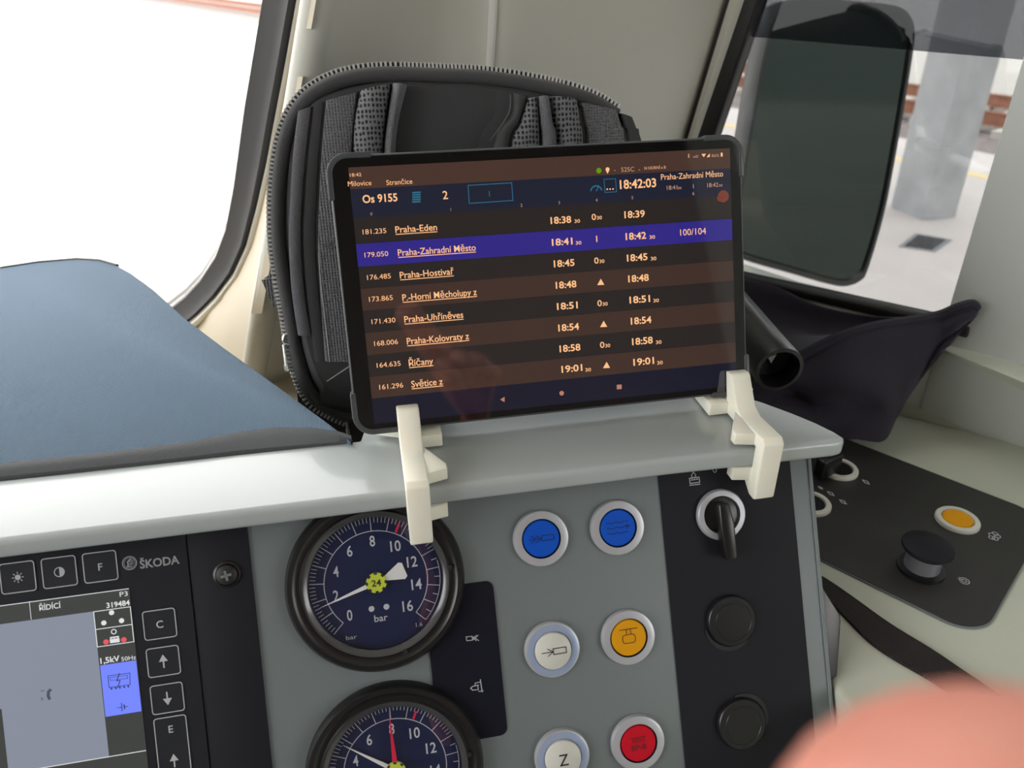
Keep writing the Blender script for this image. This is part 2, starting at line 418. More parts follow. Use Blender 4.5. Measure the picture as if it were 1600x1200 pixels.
# corner pillar: two curved mouldings with a seam
w0 = V(.4791, .5099, -.2938)
WF = Flat(frame(w0, (.6085, -.7936, 0), (0, 0, 1)))
def wall_hit(px, py): return hit(px, py, WF.o, WF.n)
rows_y = [-260, -120, 0, 110, 220, 330, 450, 560, 680]
def colm(x0, x6, y0): return [lean_hit(x0+(x6-x0)*y/600, y, y0, 12) for y in rows_y]
def strip(cols): 
    mm = MB(); mm.grid(cols); return mm
cA = [colm(496, 392, .645), colm(515, 415, .640), colm(540, 450, .652), colm(600, 530, .678), colm(680, 630, .690), colm(735, 695, .680), colm(764, 728, .668), colm(768, 732, .690)]
struct(strip(cA), 'wall_pillar', M_wall, 'beige curved corner pillar moulding behind the backpack', 'wall')
c7 = [wall_hit(1136-.302*y, y) for y in rows_y]
cB = [colm(770, 734, .690), colm(774, 738, .664), colm(800, 765, .662), colm(850, 800, .676), colm(930, 865, .70), colm(1010, 910, .718), [a*.4+b*.6 for a, b in zip(colm(1060, 945, .72), c7)], c7]
struct(strip(cB), 'wall_corner', M_wall, 'grey beige corner moulding between the pillar seam and the side window', 'wall')
m = MB(); m.tube([lean_hit(771+(735-771)*y/600, y, .664, 12) for y in rows_y], .0034, 8)
struct(m, 'trim_3', M_trimw, 'thin pale seam strip on the corner pillar above the backpack', 'trim')

# side window on the angled right wall
def wcol(x0, w, slope=-.34): return [WF.M @ Vector((WF.uv(x0+slope*y, y).x, WF.uv(x0+slope*y, y).y, w)) for y in rows_y]
m = MB(); m.grid([wcol(1136, -.004, -.302), wcol(1138, .004, -.302), wcol(1146, .004, -.304), wcol(1147, -.004, -.304)])
struct(m, 'trim_4', M_gasket2, 'black sealing line beside the side window post', 'trim')
m = MB(); m.grid([wcol(1143, -.004, -.303), wcol(1145, .006, -.306), wcol(1158, .010, -.32), wcol(1166, .004, -.34), wcol(1168, -.02, -.345)])
struct(m, 'trim_5', M_wall, 'grey window post left of the side mirror', 'trim')
gl0, gl1 = WF.uv(1190, 0), WF.uv(1117, 215)
b0, b1 = WF.uv(1168, 432), WF.uv(1467, 497)
ur = WF.uv(1484, 480).x
sb = (b1.y-b0.y)/(b1.x-b0.x)
sl = (gl1.x-gl0.x)/(gl1.y-gl0.y)
# corner where left edge meets the bottom edge
vbl = (b0.y+sb*(gl0.x-sl*gl0.y-b0.x))/(1-sb*sl)
bl = Vector((gl0.x+sl*(vbl-gl0.y), vbl)); br = Vector((ur+.02, b0.y+sb*(ur+.02-b0.x)))
top = .66; tl = Vector((gl0.x+sl*(top-gl0.y), top)); tr = Vector((ur+.02, top))
win2 = thing('window_2', None, None, WF.M); tag(win2, 'side window beside the mirror with a tinted strip along its top', 'window', kind='structure')
m = MB(); m.prism([bl, br, tr, tl], -.012, -.007); m.build('glass', G_side, win2)
p0, p1 = WF.uv(1165, 58), WF.uv(1600, 95)
st = (p1.y-p0.y)/(p1.x-p0.x); tv = lambda u: p0.y+st*(u-p0.x)
e0 = gl0.x+sl*(tv(gl0.x)-gl0.y)
m = MB(); m.prism([(e0, tv(e0)), (br.x, tv(br.x)), tr, tl], -.0068, -.0062); m.build('tint_strip', G_tint, win2)
d = (tl-bl).normalized(); nx = Vector((-d.y, d.x))*.019
m = MB(); m.prism([bl-nx*0, tl, tl+nx*1.0, bl+nx*1.0], -.015, .004)
db = (br-bl).normalized(); nb = Vector((db.y, -db.x))*.012
m.prism([bl+nx, bl, br, br+nb, bl+nb+nx], -.015, .003)
m.build('window_frame', M_gasket2, win2, bevel=.003)
m = MB(); nb2 = nb*1.0
m.prism([bl+nb+nx*1.2, br+nb, Vector((br.x, -.2)), Vector((bl.x-.25, -.2)), Vector((bl.x-.25, bl.y-.02))], -.04, 0)
m.box(tl.x-.3, ur+.3, top, 1.2, -.04, 0)
m.build('wall_right', M_wallr, M=WF.M, bevel=.002); tag(bpy.data.objects['wall_right'], 'grey angled right wall under the side window', 'wall', kind='structure')
m = MB(); m.box(ur, .80, -.25, 1.2, -.04, .0015)
m.build('wall_post', M_wallr, M=WF.M, bevel=.001); tag(bpy.data.objects['wall_post'], 'smooth grey wall panel right of the side window', 'wall', kind='structure')

# right-hand desk top, riser and ledge
ra, rc = at_z(1400, 645, -.365), at_z(1590, 690, -.365); rd = (rc-ra).normalized(); rn = Vector((rd.y, -rd.x, 0)); rn = rn if rn.y > 0 else -rn
m = MB(); m.box(.2375, .262, -.35, .42, 0, CZ-.39)
q = [V(.237, -.35, 0), V(.95, -.35, 0), rc+rd*.62, ra-rd*.26, V(.237, .62, 0)]
m.prism([(p.x, p.y) for p in q], CZ-.395, CZ-.365)
desk = m.build('side_desk', M_desk, bevel=.004); tag(desk, 'pale laminate side desk surface carrying the black control plate', 'desk', kind='structure')
zl = -.2938
ea, ec = at_z(1467, 542, zl), at_z(1600, 597, zl); ed = (ec-ea).normalized()
seam_t = .2445
def ledge(t0, t1, name, label, dn=0.0):
    m = MB(); P = []
    for t in (t0, t1):
        base = ra+rd*t; base.z = CZ-.368
        e = ea+ed*((base-ea).dot(ed)); off = rn*dn
        k = (WF.o-e).dot(WF.n)/rn.dot(WF.n); back = e+rn*(max(.003, min(.12, k))+.004)
        P.append([base-off, Vector((e.x, e.y, CZ+zl))-off, Vector((back.x, back.y, CZ+zl)), Vector((back.x, back.y, CZ-.368))])
    n = 4; m.add(P[0]+P[1], [[0, 1, 2, 3], [7, 6, 5, 4]]+[[i, i+n, (i+1) % n+n, (i+1) % n] for i in range(n)])
    struct(m, name, M_desk, label, 'ledge', bevel=.005, seg=3, merge=True)
ledge(-.26, seam_t, 'trim_6', 'pale raised ledge running under the side window')
ledge(seam_t+.0015, .62, 'trim_7', 'pale ledge section right of the vertical joint at the right edge', .002)
m = MB(); m.box(-1.28, .236, .36, .95, CZ-.40, CZ-.345)
struct(m, 'trim_8', M_dash, 'beige dashboard shelf carrying the backpack under the windscreen', 'dashboard')
# ================================================================== CONTROL CONSOLE
QP = rad(28.677)
PF = Flat(frame(V(.0753, .3093, -.2721), (1, 0, 0), (0, sin(QP), cos(QP))))
def PM(u, v, w=0, rot=0): return PF.M @ Matrix.Translation((u, v, w)) @ Matrix.Rotation(rot, 4, 'Z')
sx = -.0753                         # the panel x axis starts at world x=.0753
con = thing('driver_console', 'grey sloping instrument console with glossy overhanging hood', 'console', PF.M)
m = MB(); m.box(-.70, .234+sx, -.30, .034, -.012, 0); m.build('instrument_panel', M_panel, con, bevel=.0012)
m = MB(); m.box(.2330+sx, .2352+sx, -.30, .03, -.03, .0010); m.build('edge_trim', M_panel, con, bevel=.0006)
m = MB()
prof = [(-.30, -.012), (-.30, -.10), (-.05, -.10), (.030, -.035), (.034, -.012)]
vs = [(-.70, a, b) for a, b in prof]+[(.233+sx, a, b) for a, b in prof]; n = len(prof)
m.add(vs, [list(range(n)), list(range(n, 2*n))[::-1]]+[[i, i+n, (i+1) % n+n, (i+1) % n] for i in range(n)]); m.build('body', M_panel, con)
# hood
HS = .955                       # hood, clips and tablet share one scale from the eye
hd = [(-1.2, .3235), (.15, .3225), (.249, .3205), (.2555, .3215), (.2565, .3245), (.2545, .331), (.249, .3415), (.2405, .354), (.2285, .369), (.2135, .384), (.196, .397), (.17, .405), (-.008, .405), (-.015, .3745), (-1.2, .3745)]
m = MB(); m.prism([(p[0]*HS, p[1]*HS) for p in hd], CZ-.2525*HS, CZ-.2385*HS)
HM = Matrix.Translation(V(0, .31, -.241))
ho = thing('console_hood', 'glossy grey hood overhanging the instrument panel, rounded at its right end', 'hood', HM)
m.v = [(x, y, z-.0026*(.405*HS-y)/(.0845*HS)) if z > CZ-.24*HS else (x, y, z) for x, y, z in m.v]
m.build('moulding', M_hood, ho, HM, bevel=.0030, seg=4, angle=50)
m = MB(); m.box(-1.1, .12, .330, .352, CZ-.345, CZ-.2525*HS); m.build('support', M_panel, ho, HM)
# black strip with its printing
strp = MB(); strp.box(.144+sx, .222+sx, -.29, .033, 0, .0008); strp = strp.build('black_strip', M_black, con)
pn = Pen(PF, .0011)
for bx, by in ((1084, 751), (1150, 741)):
    m = MB()
    pn.line(m, [(bx-8, by-4), (bx+7, by-6), (bx+8, by+2), (bx-7, by+4)], 1.3, closed=True)
    pn.line(m, [(bx-6, by-1), (bx+6, by-3)], 1.0)
    for k in (-4, 0, 4): pn.line(m, [(bx+k, by-5-k*.13), (bx+k, by-1-k*.13)], .9)
    pn.line(m, [(bx-8, by+7), (bx+9, by+5)], 1.3)
    m.build('printed_symbol', M_line, strp)
m = MB(); pn.line(m, [(1082, 737), (1079, 743), (1081, 746), (1084, 746), (1086, 742)], 1.1, closed=True); m.build('printed_symbol', M_line, strp)
m = MB(); pn.line(m, [(1113, 728), (1117, 728), (1118, 736), (1115.5, 738), (1113, 736)], 1.1, closed=True); m.build('printed_symbol', M_line, strp)
# dark wedge at the console's side
m = MB(); m.prism([(.2352+sx, -.046), (.2475+sx, -.0685), (.2475+sx, -.0725), (.242+sx, -.104), (.2352+sx, -.12)], -.05, -.004)
o = m.build('side_bracket', M_blackplastic, None, M=PF.M, bevel=.001); tag(o, 'small black wedge bracket on the right flank of the console', 'bracket')

# navy legend plate between the gauges
lp = thing('legend_plate', 'navy black plate with two small white symbols beside the gauges', 'plate', PM(.0295+sx, -.06))
m = MB(); m.prism(rrect(-.0185, .018, -.041, .0412, .004), 0, .0009); m.build('plate', M_navy, lp)
pl = Pen(PF, .0012); m = MB()
pl.line(m, [(728, 994), (737, 993), (738, 999), (729, 1000)], 1.2, closed=True)
pl.line(m, [(737, 993), (741, 996), (738, 999)], 1.2); pl.line(m, [(747, 991), (742, 996), (748, 1000)], 1.2); pl.line(m, [(744, 991.5), (739, 996), (744, 1000)], 1.2)
m.build('printed_symbol', M_line, lp, M=PF.M); m = MB()
pl.line(m, [(750, 1060), (753, 1080)], 1.6); pl.line(m, [(748, 1069), (738, 1071), (735, 1074), (738, 1077), (747, 1076), (746, 1070)], 1.4)
pl.line(m, [(742, 1070), (742, 1066), (751, 1064)], 1.3); pl.line(m, [(747, 1079), (755, 1078)], 1.2)
m.build('printed_symbol', M_line, lp, M=PF.M)

# ---- pressure gauges
M_dial = mat('navy dial', srgb(12, 26, 70), .6, spec=.2); M_scale = mat('dial print', srgb(196, 200, 210), .6)
M_hub = mat('yellow green sticker', srgb(205, 222, 60), .6); M_nred = mat('red hand', srgb(224, 20, 70), .45); M_nwh = mat('white hand', srgb(235, 235, 238), .45)
def gauge(label, cu, cv, hands, red_mark):
    g = thing('pressure_gauge', label, 'gauge', PM(cu+sx, cv), 'brake pressure gauges')
    m = MB(); m.lathe([(.0344, .0005), (.0344, .0052), (.0365, .0064), (.0372, .0064), (.038, .0054), (.040, .0054), (.0415, .0066), (.0438, .0063), (.0452, .0045), (.0456, .0)], seg=96)
    bz = m.build('bezel', M_blackplastic, g)
    for a in (-82+9, 5):
        m = MB(); c = cos(rad(a)); s = sin(rad(a)); m.add([(r*c-t*s, r*s+t*c, z) for r in (.0366, .0392) for t in (-.0012, .0012) for z in (.0054, .0068)],
            [[0, 1, 3, 2], [4, 6, 7, 5], [0, 2, 6, 4], [1, 5, 7, 3], [0, 4, 5, 1], [2, 3, 7, 6]]); m.build('bezel_clip', M_rubber, bz)
    m = MB(); m.disc((0, 0), .0346, .0012, 0, 64); dial = m.build('dial', M_dial, g)
    an = lambda b: rad(225-b/16*270)
    pt = lambda r, b: (r*cos(an(b)), r*sin(an(b)))
    m = MB(); z = .0014
    m.stroke([pt(.0262, b*16/80) for b in range(81)], .00038, z)
    b = 0
    while b <= 12.001:
        maj = abs(b-round(b)) < .01
        m.stroke([pt(.0262 if maj else .0305, b), pt(.0335, b)], .00038 if maj else .0003, z); b += .2
    for k in range(24, 33):
        b = k/2; maj = k % 2 == 0
        m.stroke([pt(.0262 if maj else .0298, b), pt(.0327, b)], .0004, z)
    m.stroke([pt(.0327, 12.6+k*.1) for k in range(35)], .00038, z)
    for b in range(0, 17, 2):
        r = .0218 if b < 9 else .0212
        x, y = pt(r-.0006, b); wd = .0027 if b < 10 else .0053
        m.text(str(b), x, y-.0028, .0056, z, 0, wd, .012, align='C')
    m.text('bar', .0005, -.0205, .0036, z, 0, .0068, .01, align='C'); m.text('1.6', .0195, -.0262, .0022, z, 0, .0034, 0, align='C')
    m.text('bar', -.0152, -.0275, .0022, z, 0, .0055, 0, align='C')
    m.build('numerals', M_scale, dial)
    m = MB(); m.stroke([pt(.0268, red_mark), pt(.031, red_mark)], .0011, .00142); m.build('limit_mark', M_nred, dial)
    m = MB()
    for x in (-.0038, .0038): m.disc((x, -.0135), .0015, .0015, 0, 16)
    m.build('dial_screw', M_scale, dial)
    for k, (b, mt, tail, hn) in enumerate(hands):
        a = an(b); m = MB(); h = .0022+k*.0007
        L = .0305
        shape = [(L, 0), (.004, .0011), (-.004, .0009), (-tail, .0046), (-tail-.0016, .0036), (-tail-.0016, -.0036), (-tail, -.0046), (-.004, -.0009), (.004, -.0011)] if tail > .009 else [(L, 0), (.004, .0013), (-tail, .0013), (-tail, -.0013), (.004, -.0013)]
        m.prism([(x*cos(a)-y*sin(a), x*sin(a)+y*cos(a)) for x, y in shape], h, h+.0006)
        m.lathe([(0, h+.0011), (.0048, h+.0011), (.0048, h)], seg=24, smooth=False)
        m.build(hn, mt, g)
    z0 = .0022+len(hands)*.0007+.0008
    m = MB(); m.lathe([(0, z0), (.0052, z0), (.0052, z0-.0006)], seg=32, smooth=False); hub = m.build('hub_sticker', M_hub, g)
    m = MB()
    for k in range(8):
        a0 = 45*k-10
        m.add([(r*cos(rad(t)), r*sin(rad(t)), z0+.00012) for t in (a0, a0+10, a0+20) for r in (.0042, .0053)], [[0, 1, 3, 2], [2, 3, 5, 4]])
    m.text('24', 0, -.0017, .0034, z0+.00012, 0, .0048, .02, align='C')
    m.build('sticker_print', M_dk, hub)
    m = MB(); m.lathe([(.0338, .0050), (.0344, .0056), (.0352, .0058), (.0360, .0064), (.0370, .0066)], seg=96); m.build('lens_rim', mat('lens rim', srgb(66, 67, 70), .15, spec=.8), g)
    m = MB(); m.lathe([(.0348, .0053), (.034, .0055), (.02, .0058), (.008, .0060), (.0001, .0060)], seg=64)
    m.build('glass', G_dial, g)
    return g
gauge('upper round pressure gauge with a single white hand below 2', -.0125, -.0108, [(1.65, M_nwh, .0140, 'white_hand')], 9.6)
gauge('lower round pressure gauge with red and white hands, cut by the bottom edge', -.0123, -.1085, [(4.75, M_nwh, .0105, 'white_hand'), (7.95, M_nred, .006, 'red_hand')], 9.5)

# ---- push buttons
def button(label, u, v, cap, inner, drawing, ink, group='illuminated push buttons on the grey panel'):
    b = thing('push_button', label, 'button', PM(u+sx, v), group)
    m = MB(); m.lathe([(.0151, 0), (.0151, .0016), (.0146, .0026), (.0138, .0029), (.0106, .0029)], seg=48)
    m.lathe([(.0106, .0029), (.0101, .0010)], seg=48, mi=1)
    m.build('bezel', [M_alu, M_dk], b)
    if inner:
        m = MB(); m.lathe([(.0137, .00315), (.0128, .0034), (.0103, .0034), (.0101, .0022)], seg=48); m.build('inner_ring', inner, b)
        m = MB(); m.lathe([(.0101, .0024), (.0097, .0046), (.0092, .0050), (.0001, .0051)], seg=48)
    else:
        m = MB(); m.lathe([(.0101, .0010), (.0098, .0024), (.0095, .0027), (.0001, .0027)], seg=48)
    cp = m.build('cap', cap, b)
    m = MB(); z = .0053 if inner else .0029
    drawing(m, z); m.build('symbol', ink, cp)
W_ = .00042
def d_sand(m, z):
    m.stroke([(.0002, -.0012), (.0068, -.0012), (.0068, .0016), (.0002, .0016)], W_, z, closed=True)
    m.stroke([(.0002, .0002), (-.0066, .0002)], W_, z)
    for k in (-.0005, -.0030): m.stroke([(k-.0026, .0022), (k, .0002), (k-.0026, -.0018)], W_, z)
def d_wave(m, z):
    for y in (.0030, .0002, -.0028):
        m.stroke([(-.0062+k*.0012, y+(.0003 if k % 4 < 2 else -.0002)) for k in range(11)], W_, z)
    m.stroke([(.0042, .0014), (.0062, .0002), (.0042, -.001)], W_, z)
def d_arrow(m, z):
    m.stroke([(-.0002, -.0015), (.0068, -.0015), (.0068, .0016), (-.0002, .0016)], W_, z, closed=True)
    m.stroke([(-.0066, 0), (-.0004, 0)], W_, z); m.stroke([(-.0034, .0020), (-.0004, 0), (-.0034, -.0020)], W_, z)
def d_horn(m, z):
    m.stroke(rrect(-.0036, .0036, -.0028, .0018, .0016, 4), W_, z, closed=True)
    m.stroke([(-.0052, .0048), (.0052, .0048)], W_, z)
    for x in (-.0012, .0012): m.stroke([(x, .0018), (x, .0048)], W_, z)
def d_z(m, z): m.text('Z', 0, -.0032, .0064, z, 0, .0050, .0, align='C')
def d_test(m, z): m.text('TEST', 0, .0007, .0030, z, 0, .0085, .02, align='C'); m.text('EP-B', 0, -.0035, .0030, z, 0, .0085, .02, align='C')
R0 = -.0004
button('blue round push button with a spray nozzle symbol, left of the top pair', .0753, .0, M_blue, None, d_sand, M_dkblue)
button('blue round push button with three wavy arrows, right of the top pair', .1178, .0002, M_blue, None, d_wave, M_dkblue)
button('white round push button with an arrow into a box symbol', .0756, -.0598, M_white, M_bluealu, d_arrow, M_dk)
button('amber round push button with a hanging pan symbol on the grey panel', .1180, -.0598, M_yellow, None, d_horn, M_dkyel)
button('white round push button lettered Z at the bottom edge', .0753, -.1177, M_white, M_bluealu, d_z, M_dk)
button('red round push button at the bottom edge of the grey panel', .1178, -.1177, M_red, None, d_test, M_dkred)

# ---- rotary switch and blanking plugs on the black strip
r = thing('rotary_switch', 'rotary selector with silver ring and black bar handle on black strip', 'switch', PM(.1775+sx, -.0002, .0008))
m = MB(); m.lathe([(.0142, 0), (.0142, .0018), (.0134, .0028), (.0106, .0030), (.0100, .0008)], seg=48); m.build('ring', M_alu, r)
m = MB(); m.lathe([(.0099, .0006), (.0098, .0016), (.0094, .0018), (.0001, .0018)], seg=40)
m.build('base', M_blackplastic, r)
m = MB(); m.prism([(-.0042, .0075), (.0020, .0075), (.0040, -.004), (.0040, -.0235), (-.0030, -.0235), (-.0042, -.004)], .0017, .0095); m.build('handle', M_blackplastic, r, bevel=.0012)
def plug(label, u, v, ang):
    p = thing('blanking_plug', label, 'plug', PM(u+sx, v, .0008), 'blanking plugs on the black strip')
    m = MB(); m.lathe([(.0142, 0), (.0140, .0022), (.0134, .0028), (.0112, .0028), (.0110, .0025), (.0098, .0025), (.0096, .0028), (.0001, .0028)], seg=56); m.build('cap', M_blackplastic, p)
    m = MB(); a = [rad(ang-55+k*10) for k in range(12)]
    pts = [(.0148*cos(t), .0148*sin(t)) for t in a]+[((.0160+.0012*sin(pi*k/11))*cos(t), (.0160+.0012*sin(pi*k/11))*sin(t)) for k, t in list(enumerate(a))[::-1]]
    m.prism(pts, 0, .0006); m.build('lug', M_rubber, p)
plug('upper round black blanking plug on black strip, lug at lower left', .1777, -.0596, -112)
plug('lower round black blanking plug on black strip, lug at upper right', .1781, -.1176, 42)

# ---- driver display
dp = thing('driver_display', 'black driver display with grey lit screen and outlined keys', 'display', PF.M)
m = MB(); m.prism([(-.70, -.29), (-.1022+sx, -.29), (-.1022+sx, .033), (-.70, .033)], 0, .0022); m.build('housing', M_moni, dp, bevel=.0006)
m = MB(); m.box(-.1020+sx, -.0728+sx, -.29, .033, 0, .0014); m.build('mounting_flange', M_black, dp, bevel=.0005)
sc_ = thing('screw', 'black recessed cross-head screw right of the display keys', 'screw', PM(-.0845+sx, .0033, .0014))
m = MB(); m.lathe([(.0068, 0), (.0066, .0008), (.0055, .0012), (.0053, .0004)], seg=32); m.build('washer', M_blackplastic, sc_)
m = MB(); m.lathe([(.0052, .0004), (.0050, .0020), (.0036, .0030), (.0001, .0031)], seg=32); hd_ = m.build('head', M_rubber, sc_)
m = MB()
for a in (10, 100):
    c, s = cos(rad(a)), sin(rad(a)); m.add([(x*c-y*s, x*s+y*c, .0033) for x, y in ((-.0026, -.0006), (.0026, -.0006), (.0026, .0006), (-.0026, .0006))], [[0, 1, 2, 3]])
m.build('cross_slot', M_panel, hd_)  # slot coloured pale grey to stand in for its highlight
def key(c, w, h, sym):
    m = MB(); m.prism(rrect(c[0]-w/2, c[0]+w/2, c[1]-h/2, c[1]+h/2, .0012), .0022, .0026)
    k = m.build('key', M_moni, dp)
    m = MB(); m.stroke(rrect(c[0]-w/2, c[0]+w/2, c[1]-h/2, c[1]+h/2, .0014), .00045, .0028, closed=True); sym(m, c[0], c[1], .0028); m.build('key_print', M_line, k)
T_ = lambda s_, w=None: (lambda m, x, y, z: m.text(s_, x, y-.0018, .0036, z, 0, w, .01, align='C'))
def k_sun(m, x, y, z):
    m.disc((x, y), .0013, z, 0, 16)
    for k in range(8): a = pi/4*k; m.stroke([(x+.0017*cos(a), y+.0017*sin(a)), (x+.0026*cos(a), y+.0026*sin(a))], .0004, z)
def k_con(m, x, y, z):
    m.stroke(circ((x, y), .0022, 24)[:-1], .0004, z, closed=True); m.poly([(x+.0022*cos(rad(t)), y+.0022*sin(rad(t))) for t in range(-90, 91, 15)], z)
def k_arr(sg):
    def f(m, x, y, z):
        m.stroke([(x, y-.0032*sg), (x, y+.001*sg)], .0007, z)
        t = [(x-.0021, y), (x+.0021, y), (x, y+.0034*sg)]; m.poly(t if sg > 0 else t[::-1], z)
    return f
key((-.1785+sx, .0154), .0150, .0142, k_sun); key((-.1602+sx, .0154), .0150, .0142, k_con); key((-.1419+sx, .0154), .0150, .0142, T_('F'))
key((-.1179+sx, -.0163), .0148, .0140, T_('C')); key((-.1180+sx, -.0347), .0148, .0140, k_arr(1)); key((-.1180+sx, -.0530), .0148, .0140, k_arr(-1))
def k_e(m, x, y, z): m.text('E', x, y+.0085, .0036, z, 0, None, .01, align='C'); k_arr(1)(m, x, y-.0055, z)
key((-.1179+sx, -.0785), .0148, .0325, k_e)
# maker's mark: ringed winged arrow and name
pd = Pen(PF, .0025); m = MB()
pd.ring(m, 205, 878, 10.5, 1.6); pd.ring(m, 205, 878, 8.2, .7)
pd.line(m, [(200, 884), (209, 883)], 1.5); pd.line(m, [(203, 883), (202, 876), (207, 871)], 2.2); pd.line(m, [(204, 879), (211, 876)], 1.2); pd.line(m, [(204, 876), (211, 873)], 1.2); pd.line(m, [(205, 881), (211, 879)], 1.2)
pd.text(m, '\u0160KODA', 221.5, 886.5, 60, 13.5, 0, .025)
m.build('maker_mark', mat('pale grey mark', srgb(150, 152, 158), .5), dp)
# screen contents
def em(name, c, s=1.0, rough=.3): 
    l = srgb(*c); return mat(name, (.006, .006, .007), rough, spec=.35, emit=l, es=s)
S_dark, S_grey, S_white, S_blue, S_red, S_ink = em('screen charcoal', (58, 60, 58)), em('screen grey', (128, 134, 148)), em('screen white', (214, 216, 216)), em('screen blue', (112, 130, 246)), em('screen red', (222, 84, 88)), em('screen ink', (40, 44, 72))
S_inkg = em('screen ink grey', (70, 74, 84))
ps = Pen(PF, .0026)
a, b_ = PF.uv(204, 917), PF.uv(232, 1200)
m = MB(); m.box(-.30+sx, a.x, -.125, a.y, .0022, .00255); scr = m.build('screen', S_dark, dp)
m = MB(); l1 = [PF.uv(0, 972), PF.uv(149, 953), PF.uv(171, 1178)]
xl = PF.uv(8, 1115).x
m.prism([(xl-.11, l1[1].y), (l1[1].x, l1[1].y), (l1[1].x, l1[2].y), (xl, l1[2].y), (xl-.0, PF.uv(0, 1105).y), (xl-.11, PF.uv(0, 1100).y)], .00255, .0027)
m.build('main_field', S_grey, scr)
x0_, x1_ = l1[1].x, a.x; px_ = lambda y: (x0_, y)
m = MB(); yb, yt = PF.uv(190, 1113).y, PF.uv(186, 1033).y; m.box(x0_+.0004, x1_-.0002, yb, yt, .00255, .0027); m.build('supply_field', S_blue, scr)
m = MB(); ps = Pen(PF, .0029)
m.box(-.30+sx, x1_, a.y-.0003, a.y, .0027, .0029)
for yy in (PF.uv(177, 949.5).y, PF.uv(180, 977).y, PF.uv(182, 1004).y): m.box(x0_, x1_, yy-.00015, yy+.00015, .0027, .0029)
for xx in (x0_+.00015, x1_-.0002): m.box(xx-.00015, xx+.00015, PF.uv(182, 1004).y, PF.uv(177, 949.5).y, .0027, .0029)
ps.line(m, [(50, 937), (53, 965)], .8); m.box(-.30+sx, x1_, l1[2].y-.0003, l1[2].y, .0027, .0029)
ps.text(m, '\u0158\u00cdD\u00cdC\u00cd', 66, 951.5, 32, 9, 0, .008); ps.text(m, 'P3', 190.5, 930, 12, 8); ps.text(m, '319484', 170, 947.5, 35, 8.5, 0, .02)
ps.text(m, '1,5kV', 160.5, 1034, 29, 9.5, 0, .02); ps.text(m, '50Hz', 193, 1030, 22, 7)
for q in ((177.5, 954.5), (165.5, 970.5), (193, 967)): ps.dot(m, q[0], q[1], 4)
ps.ring(m, 181, 984, 3.6, 1.4); ps.line(m, [(175, 999), (190, 997)], 6.5); ps.line(m, [(175, 994), (189, 992)], 3)
m.build('screen_lettering', S_white, scr)
m = MB(); ps.dot(m, 169, 1000, 4.2); ps.dot(m, 196.5, 996.5, 4.2); m.build('tail_lamp_symbol', S_red, scr)
m = MB(); ps.z = .0031
ps.line(m, [(172, 1052.5), (206, 1048), (206.5, 1066), (174, 1070.5)], 1.0, closed=True); ps.line(m, [(175, 1055), (202, 1051.5), (203, 1056), (176, 1059.5)], .7, closed=True)
ps.line(m, [(190, 1048), (186, 1060), (191, 1059.5), (187, 1071)], 1.3)
for k in range(5): ps.line(m, [(177+6.5*k, 1071-.9*k), (178.5+6.5*k, 1073.5-.9*k)], 2.4)
ps.line(m, [(186, 1102), (193, 1101)], 1.0); ps.line(m, [(193, 1094), (194, 1107)], 1.2); ps.line(m, [(197, 1096.5), (198, 1104)], 1.8); ps.line(m, [(197, 1100.5), (203, 1099.5)], 1.0)
ps.line(m, [(178, 994.5), (181, 994.2)], 1.4); ps.line(m, [(183, 993.8), (186, 993.4)], 1.4)
m.build('supply_symbols', S_ink, scr)
m = MB(); ps.line(m, [(84, 1073), (80, 1077), (79.5, 1083), (82, 1089)], 4.5); ps.line(m, [(68, 1076), (74, 1075)], 1.2); ps.line(m, [(69, 1088), (72, 1087)], 1.2); ps.line(m, [(69, 1085), (70, 1091)], 1.0)
m.build('pictogram', S_inkg, scr)
# ================================================================== TABLET ON ITS CLIPS
TL = rad(20.81)
TF = Flat(frame(V(.0989*HS, .3887*HS, -.1593*HS), (1, 0, 0), (0, sin(TL), cos(TL))))
TW, TH = .2288*HS, .1464*HS
tab = thing('tablet', 'black tablet in dark case showing a train timetable, leaning on two ivory clips', 'tablet', TF.M)
m = MB(); m.prism(rrect(-TW/2-.0006, TW/2+.0006, -TH/2-.0006, TH/2+.0006, .008), -.0098, -.0002); case = m.build('case', M_case, tab, bevel=.0011, seg=3)
m = MB()
for cx, cy in ((-1, 1), (1, 1), (-1, -1), (1, -1)):
    X, Y = cx*TW/2, cy*TH/2
    m = MB(); o_ = .0016; r = .009
    arc = [(X-cx*r+cx*(r+o_)*cos(t), Y-cy*r+cy*(r+o_)*sin(t)) for t in [rad(k*10) for k in range(10)]]
    inn_ = [(X-cx*r+cx*(r-.0012)*cos(t), Y-cy*r+cy*(r-.0012)*sin(t)) for t in [rad(k*10) for k in range(10)]]
    L = .012
    ol = [(X+cx*o_, Y-cy*(r+L))]+arc+[(X-cx*(r+L), Y+cy*o_)]
    il = [(X-cx*.0012, Y-cy*(r+L))]+inn_+[(X-cx*(r+L), Y-cy*.0012)]
    m.prism(ol+il[::-1], -.0102, .0007); m.build('corner_bumper', M_case, case, bevel=.0004)
m = MB(); m.prism(rrect(-TW/2+.0006, TW/2-.0006, -TH/2+.0006, TH/2-.0006, .0072), -.0004, .0002); m.build('bezel_glass', M_bezel, tab)
def tem(n, c, s=1.0): return mat(n, (.004, .004, .004), .05, spec=1.0, emit=srgb(*c), es=s)
K_st, K_hd, K_r1, K_r2, K_bl, K_nv = tem('status brown', (66, 46, 38)), tem('header navy', (22, 26, 44)), tem('row charcoal', (34, 29, 28)), tem('row brown', (58, 41, 34)), tem('row blue', (42, 32, 124)), tem('nav navy', (12, 14, 34))
